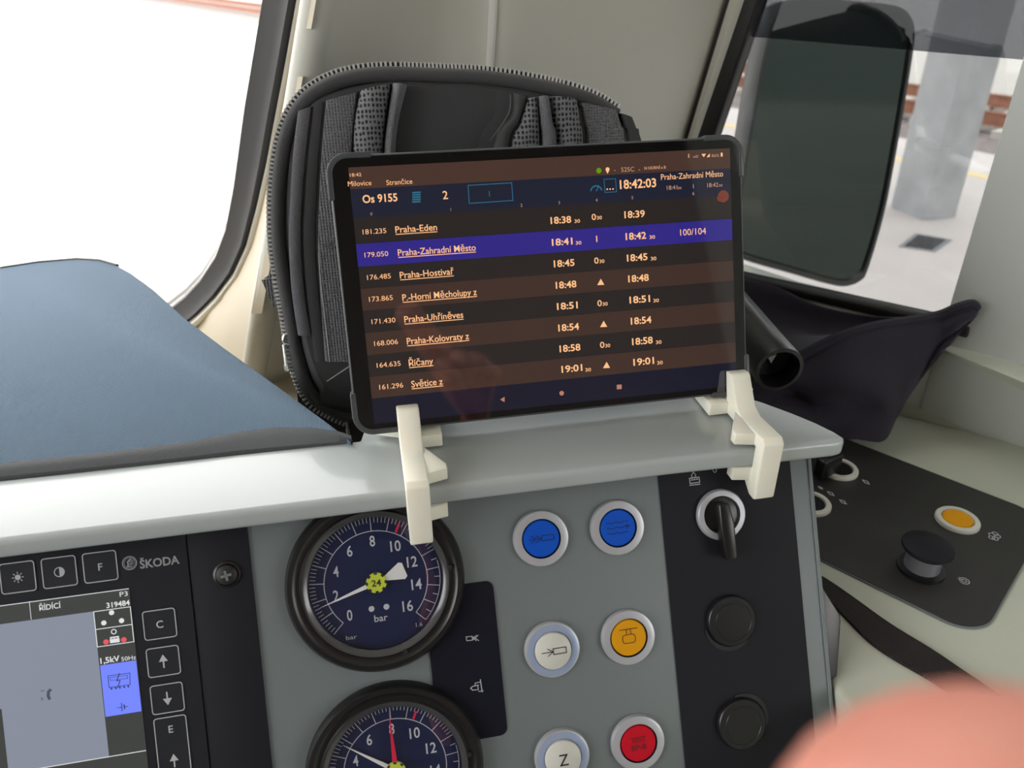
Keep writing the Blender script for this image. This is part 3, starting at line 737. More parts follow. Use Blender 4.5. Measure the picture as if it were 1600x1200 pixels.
K_or, K_dim, K_teal, K_grn, K_spot = tem('amber text', (238, 178, 128), 1.1), tem('dim amber text', (186, 140, 112)), tem('teal lines', (40, 100, 126)), tem('green dot', (92, 140, 16)), tem('red brown spot', (110, 52, 38))
x0s, x1s = TF.uv(558, 400).x, TF.uv(1143, 350).x
pt_ = Pen(TF, .0009)
def band(va, vb_, z=.0004, mi=0):
    mm = MB(); mm.box(x0s, x1s, vb_, va, .0002, z, mi); return mm
rowpx = [((567, 362.5), 1), ((570, 398.5), 2), ((574, 433.5), 3), ((577, 467.5), 4), ((581, 502.5), 5), ((585, 536.5), 6), ((589, 570.5), 7), ((593, 604.5), 8)]
vc = [TF.uv(*p).y for p, _ in rowpx]
pitch = (vc[0]-vc[-1])/7
vtop = TF.uv(545, 262).y
v_h1 = TF.uv(548, 296).y; v_h0 = vc[0]+pitch*.62
scr = band(vtop, -TH/2+.004).build('screen', K_nv, tab)
mm = band(vtop, v_h1, .0006)
pt_.text(mm, '18:42', 547, 276.5, 18, 5.5, 1); pt_.text(mm, 'Milovice', 544, 291.5, 37, 8, 1, 0); pt_.text(mm, 'Stran\u010dice', 604, 289.5, 41, 8, 1, 0)
pt_.text(mm, '525C', 970, 269, 21, 7, 2); pt_.text(mm, '-', 959, 269, None, 7, 2); pt_.text(mm, '-', 997, 268, None, 7, 2); pt_.text(mm, 'N HORN\u00cd a B', 1006, 265.5, 35, 4.5, 2, .02)
pt_.dot(mm, 935, 267, 4.2, 3)
pt_.dot(mm, 948.5, 265, 3.2, 1); pt_.poly(mm, [(945.8, 266.5), (951.2, 266.5), (948.5, 272)], 1)
pt_.text(mm, '86%', 1111, 246, 12, 4.5, 2); pt_.poly(mm, [(1095, 241), (1102, 240.6), (1098.5, 246)], 1); pt_.poly(mm, [(1103, 246), (1108, 245.6), (1108, 240)], 1)
pt_.line(mm, [(1126.5, 245), (1126.5, 239)], 3, 1); pt_.line(mm, [(1075, 247), (1075, 241)], 2, 2); pt_.text(mm, 'x0', 1082, 247, 8, 4, 2)
mm.build('status_bar', [K_st, K_or, K_dim, K_grn], scr)
mm = band(v_h1, v_h0, .0006)
pt_.text(mm, 'Os 9155', 567, 317.5, 55, 12.5, 1, .02); pt_.text(mm, '2', 692, 311.5, 8, 13, 1, .01)
for k in range(5): pt_.line(mm, [(644, 301.5+k*3.6), (657, 300.6+k*3.6)], 2.4, 2)
pt_.line(mm, [(731, 290), (799, 286), (801, 313.5), (733, 318)], 1.2, 2, closed=True); pt_.text(mm, '1', 764, 307.5, None, 9, 2)
k_ = pt_.k(932, 298); cc = TF.uv(931, 300); mm.stroke(circ(cc, 9*k_, 14, 10, 170), 2*k_, .0009, 2); pt_.line(mm, [(931, 299), (935, 290)], 1.4, 2)
pt_.line(mm, [(943, 280.5), (961, 279.5), (962.5, 300), (944.5, 301)], 1.0, 2, closed=True)
for k in range(3): pt_.dot(mm, 948+k*4.5, 296-k*.2, 1.3, 1, seg=8)
pt_.text(mm, '18:42:03', 968, 295.5, 59, 13.5, 1, .02)
pt_.text(mm, 'Praha-Zahradn\u00ed M\u011bsto', 1032, 281.5, 102, 9, 1)
pt_.text(mm, '18:41', 1041, 297, 17, 6.5, 3); pt_.text(mm, '30', 1058, 296, 6, 3.5, 3); pt_.text(mm, '1', 1082, 294.5, None, 6.5, 3); pt_.text(mm, '18:42', 1104, 293, 18, 6.5, 3); pt_.text(mm, '30', 1122, 292, 6, 3.5, 3)
for t, x, y in (('0', 579, 337), ('1', 704, 330), ('2', 813, 323.5), ('3', 872, 319.5), ('4', 930, 315.5), ('5', 986, 311.5), ('6', 1081, 305)): pt_.text(mm, t, x, y, None, 5, 3)
pt_.dot(mm, 1129, 307, 9, 4); pt_.dot(mm, 1124, 310, 5, 4)  # overlapping red-brown spots at the right end of the header
mm.build('header_bar', [K_hd, K_or, K_teal, K_dim, K_spot], scr)
rows = [
 ('181.235', 'Praha-Eden', 66, ('18:38', '30', 860, 350), ('030', 924, 344), ('18:39', '', 975, 341)),
 ('179.050', 'Praha-Zahradn\u00ed M\u011bsto', 124, ('18:41', '30', 862, 384), ('1', 931, 378), ('18:42', '30', 977, 375)),
 ('176.485', 'Praha-Hostiva\u0159', 85, ('18:45', '', 865, 417.5), ('030', 928, 412), ('18:45', '30', 979, 408.5)),
 ('173.865', 'P.-Horn\u00ed M\u011bcholupy z', 118, ('18:48', '', 868, 451), ('t', 938, 441), ('18:48', '', 981, 441)),
 ('171.430', 'Praha-Uh\u0159\u00edn\u011bves', 93, ('18:51', '', 870, 484), ('030', 933, 478.5), ('18:51', '30', 983, 474)),
 ('168.006', 'Praha-Kolovraty z', 98, ('18:54', '', 872, 517.5), ('t', 942.5, 506.5), ('18:54', '', 985, 507)),
 ('164.635', '\u0158\u00ed\u010dany', 38, ('18:58', '', 874, 550), ('030', 937, 543.5), ('18:58', '30', 987, 539)),
 ('161.296', 'Sv\u011btice z', 49, ('19:01', '30', 877, 582), ('t', 947, 570.5), ('19:01', '30', 989, 571))]
npx = [(618, 364), (622, 400), (625, 435), (629, 470), (632, 504), (636, 538), (639, 572), (643, 605)]
for i, (km, nm, nw, ar, st_, de) in enumerate(rows):
    mm = band(vc[i]+pitch/2 if i else v_h0, vc[i]-pitch/2, .0006); ink = 1
    pt_.text(mm, km, rowpx[i][0][0], rowpx[i][0][1]+4, 37, 8, 1)
    a = TF.uv(*npx[i]); k = pt_.k(*npx[i])
    pt_.text(mm, nm, npx[i][0], npx[i][1], nw, 10.5, 1, .008)
    mm.box(a.x, a.x+nw*k, a.y-3.0*k, a.y-1.8*k, .0006, .0009, 1)
    for t, sm_, x, y in (ar, de):
        pt_.text(mm, t, x, y, 33, 10.5, 1, .02)
        if sm_: pt_.text(mm, sm_, x+37, y-1.5, 9, 5.5, 1, .01)
    t, x, y = st_
    if t == 't': pt_.poly(mm, [(x-5.5, y+4.5), (x+5.5, y+4), (x, y-5.5)], 1)
    elif t == '1': pt_.text(mm, '1', x, y, None, 9.5, 1, .02)
    else: pt_.text(mm, '0', x, y, 7, 9.5, 1, .01); pt_.text(mm, '30', x+8, y-.8, 8, 5.5, 1, .01)
    if i == 1: pt_.text(mm, '100/104', 1062, 368.5, 42, 10, 1)
    mm.build('timetable_row', [K_bl if i == 1 else (K_r1 if i % 2 == 0 else K_r2), K_or], scr)
mm = band(vc[-1]-pitch/2, -TH/2+.0042, .0006)
pt_.poly(mm, [(788, 619.5), (781, 624), (788, 628)], 1); pt_.dot(mm, 877, 614, 3.6, 1); pt_.line(mm, [(963, 604.5), (970.5, 603.9)], 7, 1)
mm.build('navigation_bar', [K_nv, tem('nav symbols', (178, 118, 96))], scr)

# ---- ivory printed clips hooked over the hood
def clip(label, px, py, sd, ptop):
    x0 = at_y(px, py, .313).x; zt = at_y(ptop[0], ptop[1], .362).z-CZ
    M = Matrix(((0, 0, HS, x0*HS), (HS, 0, 0, 0), (0, HS, 0, CZ), (0, 0, 0, 1)))
    c = thing('tablet_clip', label, 'clip', M, 'ivory clips holding the tablet')
    yt = lambda z: .3627+(z+.2277)*tan(TL)-.0012
    zf = -.2307
    P = [(.3125, -.2325), (.3155, -.2295), (.340, -.2312), (.3475, -.2285), (yt(zt)-.0078, zt+.001), (yt(zt)-.006, zt+.002), (yt(zt), zt+.001), (yt(zf), zf), (.386, zf), (.386, -.2383), (.3215, -.2383),
         (.3212, -.2527), (.343, -.2527), (.343, -.2560), (.325, -.2655), (.3195, -.2695), (.3140, -.2695), (.3125, -.268)]
    m = MB(); m.prism(P, -.006, .006); m.build('hook_body', M_ivory, c, bevel=.0009, seg=2)
    m = MB()
    def wedge(plan, za, zb):
        mm = [((y, za if k == 0 else zb), x) for k in (0, 1) for x, y in plan]
        n = len(plan); vs = [(p[0][0], p[0][1], p[1]*sd) for p in mm]
        m.add(vs, [list(range(n)), list(range(n, 2*n))[::-1]]+[[i, i+n, (i+1) % n+n, (i+1) % n] for i in range(n)])
    wedge([(.0052, .3225), (.0165, .3255), (.0165, .3300), (.0052, .350)], -.2384, -.2312)
    m.build('upper_wedge', M_ivory, c, bevel=.0006, merge=True)
    m = MB(); wedge([(.0052, .3215), (.0155, .3235), (.0155, .330), (.0052, .345)], -.2528, -.2615)
    m.build('lower_wedge', M_ivory, c, bevel=.0006, merge=True)
    m = MB(); wedge([(.0052, .357), (.0175, .357), (.0175, .386), (.0052, .386)], -.2384, zf)
    wedge([(-.0185, .374), (-.0052, .368), (-.0052, .386), (-.0185, .386)], -.2375, -.2335)
    m.build('foot', M_ivory, c, bevel=.0005, merge=True)
clip('left ivory plastic clip under the tablet, hanging over the round gauge', 655, 795, 1, (634, 640))
clip('right ivory plastic clip under the tablet, hanging over the black strip', 1203, 728, -1, (1127, 588))
# ================================================================== BLUE CASE, BACKPACK
bc = thing('fabric_case', 'flat slate blue fabric case with charcoal edge binding on the dashboard', 'case', Matrix.Translation(V(-.25, .5, -.345)))
zt = -.2250
BCM = Matrix.Translation(V(-.25, .5, -.345))
fpx = [(0, 731), (150, 716), (300, 696), (370, 682), (430, 674), (490, 675), (530, 681), (549, 687)]
lpx = [(0, 747), (150, 732), (300, 716), (370, 708), (430, 703), (490, 697), (530, 692), (551, 689)]
front = [at_z(*p, zt) for p in fpx]
edge = [at_z(px, py, zt) for px, py in ((500, 650), (420, 592), (350, 542), (290, 497), (240, 452), (205, 426), (183, 414), (155, 406), (120, 404), (60, 409), (0, 418))]
pl_ = [Vector((-.60, front[0].y+.004))]+[Vector((p.x, p.y)) for p in front]+[Vector((p.x, p.y)) for p in edge]+[Vector((-.60, edge[-1].y-.05))]
m = MB(); m.prism([(p.x, p.y) for p in pl_], CZ+zt-.030, CZ+zt-.0003)
m.build('body', M_bluefab, bc, BCM, bevel=.0015, seg=2, angle=60)
m = MB(); m.tube([(p.x, p.y, CZ+zt-.0008) for p in pl_[15:-1]], .0016, 8); m.build('edge_piping', M_rubber, bc, BCM)
low = [at_z(*p, -.2272) for p in lpx]
F0 = [Vector((-.6, front[0].y+.012, CZ+zt))]+front; L0 = [Vector((-.6, low[0].y+.004, CZ-.2272))]+low
m = MB(); upv = Vector((0, 0, .0012))
m.grid([[p+Vector((0, .004, .0002)) for p in F0], [p+upv*.6 for p in F0], [p*.6+q*.4+upv*.9 for p, q in zip(F0, L0)], [p*.15+q*.85 for p, q in zip(F0, L0)], [q+Vector((0, .002, -.012)) for q in L0]])
m.build('binding', M_bind, bc, BCM)
# raised dashboard step the case lies on
m = MB(); st_ = [(p.x, p.y) for p in pl_]; cx_ = -.35
m.prism([(x-.006 if x > -.5 else x, (y-.5)*.97+.505) for x, y in st_], CZ-.345, CZ+zt-.0305)
struct(m, 'trim_9', M_dash, 'raised dashboard step under the slate blue case', 'dashboard')

BL = rad(14)
BF = Flat(frame(V(.02, .430, -.30), (1, 0, 0), (0, sin(BL), cos(BL))))
vbot = -.045/cos(BL)+.001
bag = thing('backpack', 'black backpack with mesh shoulder straps standing behind the tablet', 'backpack', BF.M)
opx = [(447, 560), (443, 500), (437, 440), (431, 370), (433, 300), (440, 240), (452, 195), (472, 160), (500, 136), (540, 120), (600, 113), (680, 115), (760, 119), (850, 133), (920, 152), (965, 176), (1000, 193), (1014, 215), (1024, 280), (1028, 400), (1030, 520)]
O = [BF.uv(*p) for p in opx]
O = spline(O, 4)
ol = [(p.x, p.y) for p in O]+[(O[-1].x, vbot), (O[0].x+.0, vbot)]
def ins(pts, d):
    c = Vector((sum(p[0] for p in pts)/len(pts), sum(p[1] for p in pts)/len(pts))); return [((p[0]-c.x)*(1-d)+c.x, (p[1]-c.y)*(1-d)+c.y) for p in pts]
m = MB()
secs = [(-.128, .16), (-.125, .07), (-.115, .04), (-.09, .02), (-.03, .015), (-.012, .02), (-.004, .04)]
m.grid([[Vector((p[0], max(p[1], vbot), w)) for p in ins(ol, d)] for w, d in secs][::-1], closed=True)
m.poly(ins(ol, .16)[::1], -.128); m.poly(ins(ol, .03), -.004)
m.build('body', M_bag, bag)
# padded back panel
pan_px = [(540, 645), (500, 610), (478, 560), (466, 500), (455, 430), (449, 370), (450, 300), (456, 240), (467, 195), (484, 165), (512, 148), (555, 136), (610, 128), (690, 130), (770, 134), (845, 147), (910, 164), (955, 184), (985, 205), (1000, 240), (1004, 400), (1000, 560), (960, 640)]
PNL = spline([BF.uv(*p) for p in pan_px], 3, closed=True)
pp = [(p.x, p.y) for p in PNL]
m = MB()
m.grid([[Vector((p[0], p[1], w)) for p in ins(pp, d)] for w, d in [(-.006, -.01), (.001, -.005), (.005, .01), (.007, .04)]][::-1], closed=True)
m.poly(ins(pp, .04)[::-1] if False else ins(pp, .04), .007)
m.build('back_panel', M_bagd, bag)
# zip rim with its teeth
zpx = [(548, 652), (520, 640), (492, 622), (474, 590), (462, 545), (453, 490), (444, 440), (436, 380), (435, 310), (441, 245), (453, 198), (474, 162), (502, 139), (542, 123), (600, 116), (680, 118), (760, 122), (850, 136), (918, 155), (962, 180)]
Z = spline([BF.uv(*p) for p in zpx], 6)
m = MB(); m.tube([(p.x, p.y, .002) for p in Z], .0042, 10); m.build('zip_piping', M_bag, bag)
m = MB(); acc = 0; last = None
Zf = spline([BF.uv(*p) for p in zpx], 40)
for i in range(1, len(Zf)-1):
    acc += (Zf[i]-Zf[i-1]).length
    if acc >= .00225:
        acc = 0; t = (Zf[i+1]-Zf[i-1]).normalized(); n = Vector((-t.y, t.x)); c = Zf[i]+n*.0050
        q = [c+t*a+n*b for a, b in ((-.00065, -.0016), (.00065, -.0016), (.00065, .0016), (-.00065, .0016))]
        m.prism([(v.x, v.y) for v in q], -.0012, .0032)
zt_ = m.build('zip_teeth', M_tooth, bag); zt_['kind'] = 'stuff'
m = MB(); m.tube([(p.x, p.y, -.0008) for p in [Zf[i]+Vector((-(Zf[i+1]-Zf[i]).y, (Zf[i+1]-Zf[i]).x)).normalized()*.0048 for i in range(0, len(Zf)-1, 8)]], .0020, 8); m.build('zip_tape', M_rubber, bag)
def pad(name, mt, left, right, w, h, nseg=14):
    L = spline([BF.uv(*p) for p in left], 5); R = spline([BF.uv(*p) for p in right], 5)
    rows_ = []
    for k in range(nseg+1):
        t = k/nseg; b = sin(pi*t)**.5 if 0 < t < 1 else 0
        rows_.append([Vector((a.x*(1-t)+c.x*t, a.y*(1-t)+c.y*t, w+(h*b if 0 < t < 1 else -.004))) for a, c in zip(L, R)])
    mm = MB(); mm.grid(rows_[::-1] if False else rows_)
    # closing end caps
    n = len(L)
    mm.add([r[0] for r in rows_], [list(range(len(rows_)))]); mm.add([r[-1] for r in rows_], [list(range(len(rows_)))[::-1]])
    return mm.build(name, mt, bag, merge=True)
pad('edge_tape', M_strap, [(466, 176), (459, 235), (455, 300), (452, 370), (456, 450), (466, 520)], [(488, 168), (480, 235), (475, 300), (472, 370), (477, 450), (488, 520)], .0075, .0022)
pad('smooth_strip', M_bagd, [(490, 167), (482, 240), (477, 300), (474, 370), (479, 450), (492, 560)], [(507, 160), (500, 240), (497, 300), (494, 370), (499, 450), (512, 560)], .0072, .0010)
pad('webbing', M_web, [(508, 160), (502, 230), (498, 300), (496, 400), (506, 560)], [(560, 146), (552, 230), (550, 300), (550, 400), (556, 560)], .008, .0020)
pad('mesh_pad', M_meshpad, [(562, 145), (553, 190), (551, 240), (552, 330), (556, 450)], [(612, 134), (603, 190), (599, 240), (599, 330), (604, 450)], .008, .0085)
pad('strap_edge', M_strap, [(612, 134), (604, 190), (599, 240), (599, 330), (603, 450)], [(635, 137), (622, 190), (617, 240), (617, 330), (621, 450)], .0095, .0080)
pad('centre_panel', M_bagd, [(637, 140), (630, 200), (628, 260), (630, 420)], [(795, 148), (792, 180), (764, 225), (745, 420)], .004, .0045)
pad('centre_border', M_bag, [(797, 148), (795, 182), (768, 225), (750, 420)], [(819, 154), (808, 190), (790, 238), (780, 420)], .006, .0045)
pad('mesh_pad', M_meshpad, [(820, 156), (808, 195), (793, 236), (785, 420)], [(836, 154), (839, 195), (841, 232), (846, 420)], .0075, .0050)
pad('strap_edge', M_strap, [(834, 154), (839, 195), (842, 232), (846, 420)], [(851, 153), (858, 195), (864, 230), (870, 420)], .0090, .0075)
pad('mesh_pad', M_meshpad, [(851, 153), (858, 195), (864, 230), (872, 420)], [(896, 157), (902, 195), (906, 228), (912, 420)], .008, .0075)
pad('webbing', M_web, [(899, 161), (906, 195), (910, 228), (916, 420)], [(960, 175), (968, 200), (973, 224), (980, 420)], .008, .0025)
pad('side_strip', M_bagd, [(962, 178), (969, 200), (974, 224), (981, 420)], [(983, 185), (990, 203), (995, 224), (1000, 420)], .006, .0030)
# seams, bar tack, side loop and zip pulls
def thread(name, px, w, r, mt):
    mm = MB(); mm.tube([(p.x, p.y, w) for p in spline([BF.uv(*p) for p in px], 4)], r, 6); return mm.build(name, mt, bag)
thread('seam_thread', [(499, 392), (503, 440), (510, 500), (516, 560)], .0104, .0003, M_thread)
thread('seam_thread', [(512, 590), (530, 578), (548, 566)], .0095, .0004, M_thread)
thread('seam_thread', [(793, 150), (790, 180), (762, 221)], .0095, .0003, M_strap)
mm = MB(); bt = [(499+k*1.7, 378 if k % 2 else 385) for k in range(16)]
mm.tube([(p.x, p.y, .0112) for p in [BF.uv(*q) for q in bt]], .0003, 6); mm.build('bar_tack', M_thread, bag)
LB = BF.off(-.006)
lp_ = [LB.uv(*p) for p in ((409, 437), (456, 427), (460, 470), (428, 480))]; l2 = [LB.uv(*p) for p in ((410, 437), (440, 417), (455, 424), (452, 430))]
mm = MB(); mm.prism([(p.x, p.y) for p in lp_], -.0060, -.0045); mm.prism([(p.x, p.y) for p in l2], -.0105, -.0090)
mm.build('side_loop', M_web, bag)
def pull(px, py, L):
    c = BF.uv(px, py); mm = MB()
    mm.tube([(c.x+.0034*cos(a), c.y+.0034*sin(a), .004) for a in [2*pi*k/14 for k in range(14)]], .0009, 8, closed=True)
    mm.tube([(c.x-.0034, c.y-.003, .004), (c.x-.0036, c.y-.006-L, .004)], .0011, 8); mm.tube([(c.x-.0036, c.y-.006-L, .004), (c.x-.0034, c.y-.010-L, .004)], .0016, 8)
    mm.build('zip_pull', M_silver, bag)
pull(452, 528, .010); pull(549, 642, .004)
# ================================================================== RIGHT-HAND DESK: control plate, cloth, tube, strap
p1_, p2_ = at_z(1317, 687, -.365), at_z(1600, 797, -.365)
dx = (p2_-p1_).normalized()
DF = Flat(frame(p1_, dx, Vector((0, 0, 1)).cross(dx)))
ur_ = DF.uv(1577, 920).x; vb_ = DF.uv(1380, 925).y
dpl = thing('desk_control_plate', 'black control plate let into the pale side desk', 'plate', DF.M)
m = MB(); m.prism(rrect(-.125, ur_, vb_, 0, .022, 10), .0002, .0022); m.build('plate', mat('black desk plate', srgb(46, 45, 45), .45, spec=.4), dpl, bevel=.0005)
m = MB(); m.prism(rrect(-.1255, ur_+.0006, vb_-.0006, .0006, .0225, 10), -.001, .0016); m.build('plate_edge', M_panel, dpl)
pq = Pen(DF, .0025); m = MB()
def sq(x, y, s=5): pq.line(m, [(x-s, y-s*.6), (x+s*.4, y-s*.2), (x+s, y+s*.7), (x-s*.3, y+s*.3)], 1.2, closed=True)
for q in ((1297, 775, 5), (1316, 788, 5), (1352, 757, 5), (1281, 766, 3)):
    m = MB(); sq(*q); m.build('printed_symbol', M_line, dpl)
m = MB()
for a in range(5): pq.ring(m, 1552+5*cos(a*1.257), 842+4*sin(a*1.257), 3, 1.1)
m.build('printed_symbol', M_line, dpl); m = MB()
pq.ring(m, 1505, 912, 5.5, 1.3); pq.ring(m, 1505, 912, 2.5, 1.2); pq.line(m, [(1494, 908), (1502, 910)], 1.3); pq.line(m, [(1497, 906), (1500, 915)], 1.1)
m.build('printed_symbol', M_line, dpl)
def DM(px, py, w=.0022): p = DF.uv(px, py); return DF.M @ Matrix.Translation((p.x, p.y, w))
def dring(name, label, cat, px, py, r, capm, domed, group=None):
    b = thing(name, label, cat, DM(px, py), group)
    m = MB(); m.lathe([(r, 0), (r, .0018), (r*.95, .0028), (r*.74, .0030), (r*.70, .0010)], seg=48); m.build('bezel', mat('white bezel', srgb(214, 214, 206), .4), b)
    m = MB(); m.lathe([(r*.70, .0008), (r*.68, .0020), (r*.64, domed), (.0001, domed)], seg=40); m.build('cap', capm, b)
    return b
R_ = .0150
b_ = dring('rotary_switch', 'rotary switch with white ring and black handle at the far end of the desk plate', 'switch', 1309, 738, R_, M_blackplastic, .0020, 'rotary switches on the desk plate')
hl = DF.uv(1278, 752); c_ = DF.uv(1309, 738); d_ = (hl-c_).normalized(); n_ = Vector((-d_.y, d_.x))
m = MB(); m.prism([(v.x, v.y) for v in (d_*.004+n_*.0045, d_*.026+n_*.0045, d_*.026-n_*.0045, d_*.004-n_*.0045)], .002, .019); m.build('handle', M_blackplastic, b_, bevel=.0015)
dring('rotary_switch', 'white ringed switch half hidden behind the console edge', 'switch', 1265, 792, R_, M_blackplastic, .0020, 'rotary switches on the desk plate')
dring('push_button', 'amber round push button with white ring on the side desk plate', 'button', 1494, 818, R_, M_yellow, .0030)
kb = thing('mushroom_knob', 'black mushroom head push knob with grey stem on the side desk plate', 'knob', DM(1437, 893))
m = MB(); m.lathe([(.0150, 0), (.0148, .002), (.0112, .0030), (.0108, .0030)], seg=40); m.build('base_ring', M_blackplastic, kb)
m = MB(); m.lathe([(.0112, .002), (.0108, .020)], seg=40); m.build('stem', mat('grey stem', srgb(150, 152, 160), .35, metal=.4), kb)
m = MB(); m.lathe([(.0108, .0165), (.0150, .0172), (.0162, .0190), (.0158, .0206), (.0120, .0226), (.006, .0236), (.0001, .0239)], seg=48); m.build('head', M_black, kb)

# black webbing strap lying on the desk
up_ = [(1262, 888), (1290, 903), (1330, 930), (1390, 973), (1455, 1013), (1510, 1050), (1600, 1110)]; lo_ = [(1262, 905), (1290, 930), (1320, 962), (1358, 1000), (1400, 1029), (1455, 1061), (1560, 1130)]
A_ = spline([at_z(*p, -.3625) for p in up_], 5); B_ = spline([at_z(*p, -.3625) for p in lo_], 5)
m = MB(); dz = Vector((0, 0, -.0022))
m.grid([A_, B_]); m.grid([[a+dz for a in A_], A_]); m.grid([B_, [b+dz for b in B_]])
o = m.build('strap', mat('black strap', srgb(34, 27, 27), .8, bump=('weave', 300, .5)), merge=True); tag(o, 'black strap lying across the pale desk towards the fingertip', 'strap')

# dark cloth heaped in the corner, with an open upper rim
def cw(px, py, d): return hit(px, py, WF.o+WF.n*d, WF.n)
cols = [
 [(1120, 425, .02), (1130, 520, .08), (1165, 600, .13), (1175, 630, .14), (1185, 660, .145), (1190, 700, .15)],
 [(1168, 437, .018), (1180, 500, .06), (1215, 575, .120), (1220, 610, .125), (1230, 650, .130), (1240, 690, .135)],
 [(1215, 449, .016), (1225, 500, .05), (1262, 550, .105), (1266, 600, .118), (1278, 650, .118), (1290, 690, .12)],
 [(1270, 474, .016), (1275, 510, .045), (1312, 525, .090), (1318, 585, .108), (1328, 645, .104), (1334, 686, .112)],
 [(1325, 488, .014), (1330, 512, .035), (1368, 509, .068), (1368, 575, .088), (1374, 640, .090), (1377, 689, .096)],
 [(1385, 495, .012), (1390, 510, .024), (1426, 500, .043), (1418, 562, .060), (1406, 622, .066), (1397, 655, .075)],
 [(1440, 493, .010), (1445, 500, .014), (1468, 492, .026), (1464, 532, .034), (1443, 580, .040), (1428, 606, .052)],
 [(1480, 484, .016), (1484, 486, .018), (1498, 480, .024), (1496, 505, .028), (1482, 532, .030), (1468, 558, .040)],
 [(1508, 474, .018), (1512, 474, .019), (1518, 475, .021), (1520, 487, .023), (1512, 503, .024), (1498, 516, .026)],
 [(1522, 478, .018), (1524, 479, .018), (1526, 481, .019), (1525, 487, .019), (1520, 495, .020), (1512, 503, .021)]]
def sheet(cc, front):
    G = [spline([cw(*p) for p in c], 8) for c in cc]; out = []
    for k in range(len(G[0])): out.append(spline([g[k] for g in G], 8))
    for i, r in enumerate(out):
        t = i/(len(out)-1)
        for j, p in enumerate(r):
            s = j/(len(r)-1); q = p
            if front:
                env = sin(pi*min(1, t*1.05))**.6*(1-s)**.5
                f = .0050*sin(s*17+t*6)*t*env+.0045*sin(t*13-s*11)*env+.003*sin(s*31-t*12)*env*t
            else: f = .004*sin(t*10+s*8)*sin(pi*t)*(1-s)
            q = p+WF.n*f
            if q.z < CZ-.3620: q.z = CZ-.3620
            r[j] = q
    return out
fr_, it_ = sheet([c[2:] for c in cols], True), sheet([[c[0], (c[1][0], c[1][1]+14, c[1][2]*.72), c[2]] for c in cols], False)
m = MB(); m.grid(fr_); m.grid(it_)
m.tube([p+WF.n*.001 for p in fr_[0]], .0022, 8)
o = m.build('dark_cloth', M_cloth, solid=.0020); tag(o, 'navy black cloth heaped under the side window with one corner sticking up', 'cloth')

# dark tube resting in the cloth
a_, b2 = at_d(1125, 455, .600), at_d(1218, 578, .500)
ax = (b2-a_).normalized()
tq = thing('black_tube', 'black cylindrical tube poking out of the dark cloth right of the tablet', 'tube', frame(b2, Vector((1, 0, 0))-ax*ax.x, ax.cross(Vector((1, 0, 0))-ax*ax.x)))
m = MB(); m.lathe([(.0001, -.23), (.0120, -.23), (.0125, -.22), (.0140, -.10), (.0156, -.02), (.0162, -.004), (.0160, .0), (.0135, .0003), (.0128, -.004), (.0128, -.016)], seg=48); m.build('barrel', M_blackplastic, tq)
m = MB(); m.lathe([(.0128, -.015), (.006, -.017), (.0001, -.0172)], seg=40); m.build('end_face', M_black, tq)
m = MB(); m.prism([(-.002, .001), (.0035, .0025), (.001, -.004)], -.0165, -.0150); m.build('painted_glint', M_alu, tq)  # pale triangle stands in for a reflection on the tube's end
# ================================================================== THE PHOTOGRAPHER'S HAND
def CP(r, u, f): return EYE+RT*r+UP*u+fwd*f
class Skel:
    def __init__(s): s.v = []; s.e = []; s.r = []
    def p(s, pos, r, par=None):
        s.v.append(pos); s.r.append(r)
        if par is not None: s.e.append((par, len(s.v)-1))
        return len(s.v)-1
    def chain(s, par, pts):
        for pos, r in pts: par = s.p(pos, r, par)
        return par
sk = Skel()
wr = sk.p(CP(.118, -.168, -.004), .0235)
sk.chain(wr, [(CP(.132, -.215, -.022), .0250), (CP(.150, -.29, -.05), .033), (CP(.172, -.38, -.085), .039)])
# thumb reaching up past the lower right corner of the lens
sk.chain(wr, [(CP(.094, -.120, .020), .0200), (CP(.066, -.080, .038), .0165), (CP(.0425, -.0485, .0455), .0156), (CP(.0275, -.0283, .0462), .0154), (CP(.0252, -.0206, .0460), .0112)])
# four fingers curled forwards, knuckles across the palm
for kn, ln, rr in (((.068, -.090, .056), 1.0, .0090), ((.085, -.084, .052), 1.08, .0092), ((.102, -.087, .046), 1.0, .0088), ((.117, -.096, .039), .80, .0078)):
    k = Vector(kn); w = Vector((.116, -.155, .004)); m1 = w.lerp(k, .42); m2 = w.lerp(k, .75)
    q1 = k+Vector((-.002, .006, .034))*ln; q2 = q1+Vector((-.010, .011, .013))*ln; q3 = q2+Vector((-.012, .004, -.009))*ln
    sk.chain(wr, [(CP(*m1), .0145), (CP(*m2), .0125), (CP(*k), rr*1.22), (CP(*k.lerp(q1, .5)), rr*.98), (CP(*q1), rr*1.02), (CP(*q1.lerp(q2, .55)), rr*.92), (CP(*q2), rr*.94), (CP(*q3), rr*.78)])
me = bpy.data.meshes.new('hand'); me.from_pydata(sk.v, sk.e, []); me.materials.append(M_skin)
hand = bpy.data.objects.new('hand', me); C.objects.link(hand)
sm_ = hand.modifiers.new('skin', 'SKIN'); sm_.use_smooth_shade = True; sm_.branch_smoothing = .4
for i, r in enumerate(sk.r): me.skin_vertices[0].data[i].radius = (r, r)
me.skin_vertices[0].data[0].use_root = True
sb_ = hand.modifiers.new('sub', 'SUBSURF'); sb_.levels = 2; sb_.render_levels = 2
tag(hand, 'blurred pink fingertip of the photographer in the lower right corner', 'hand')
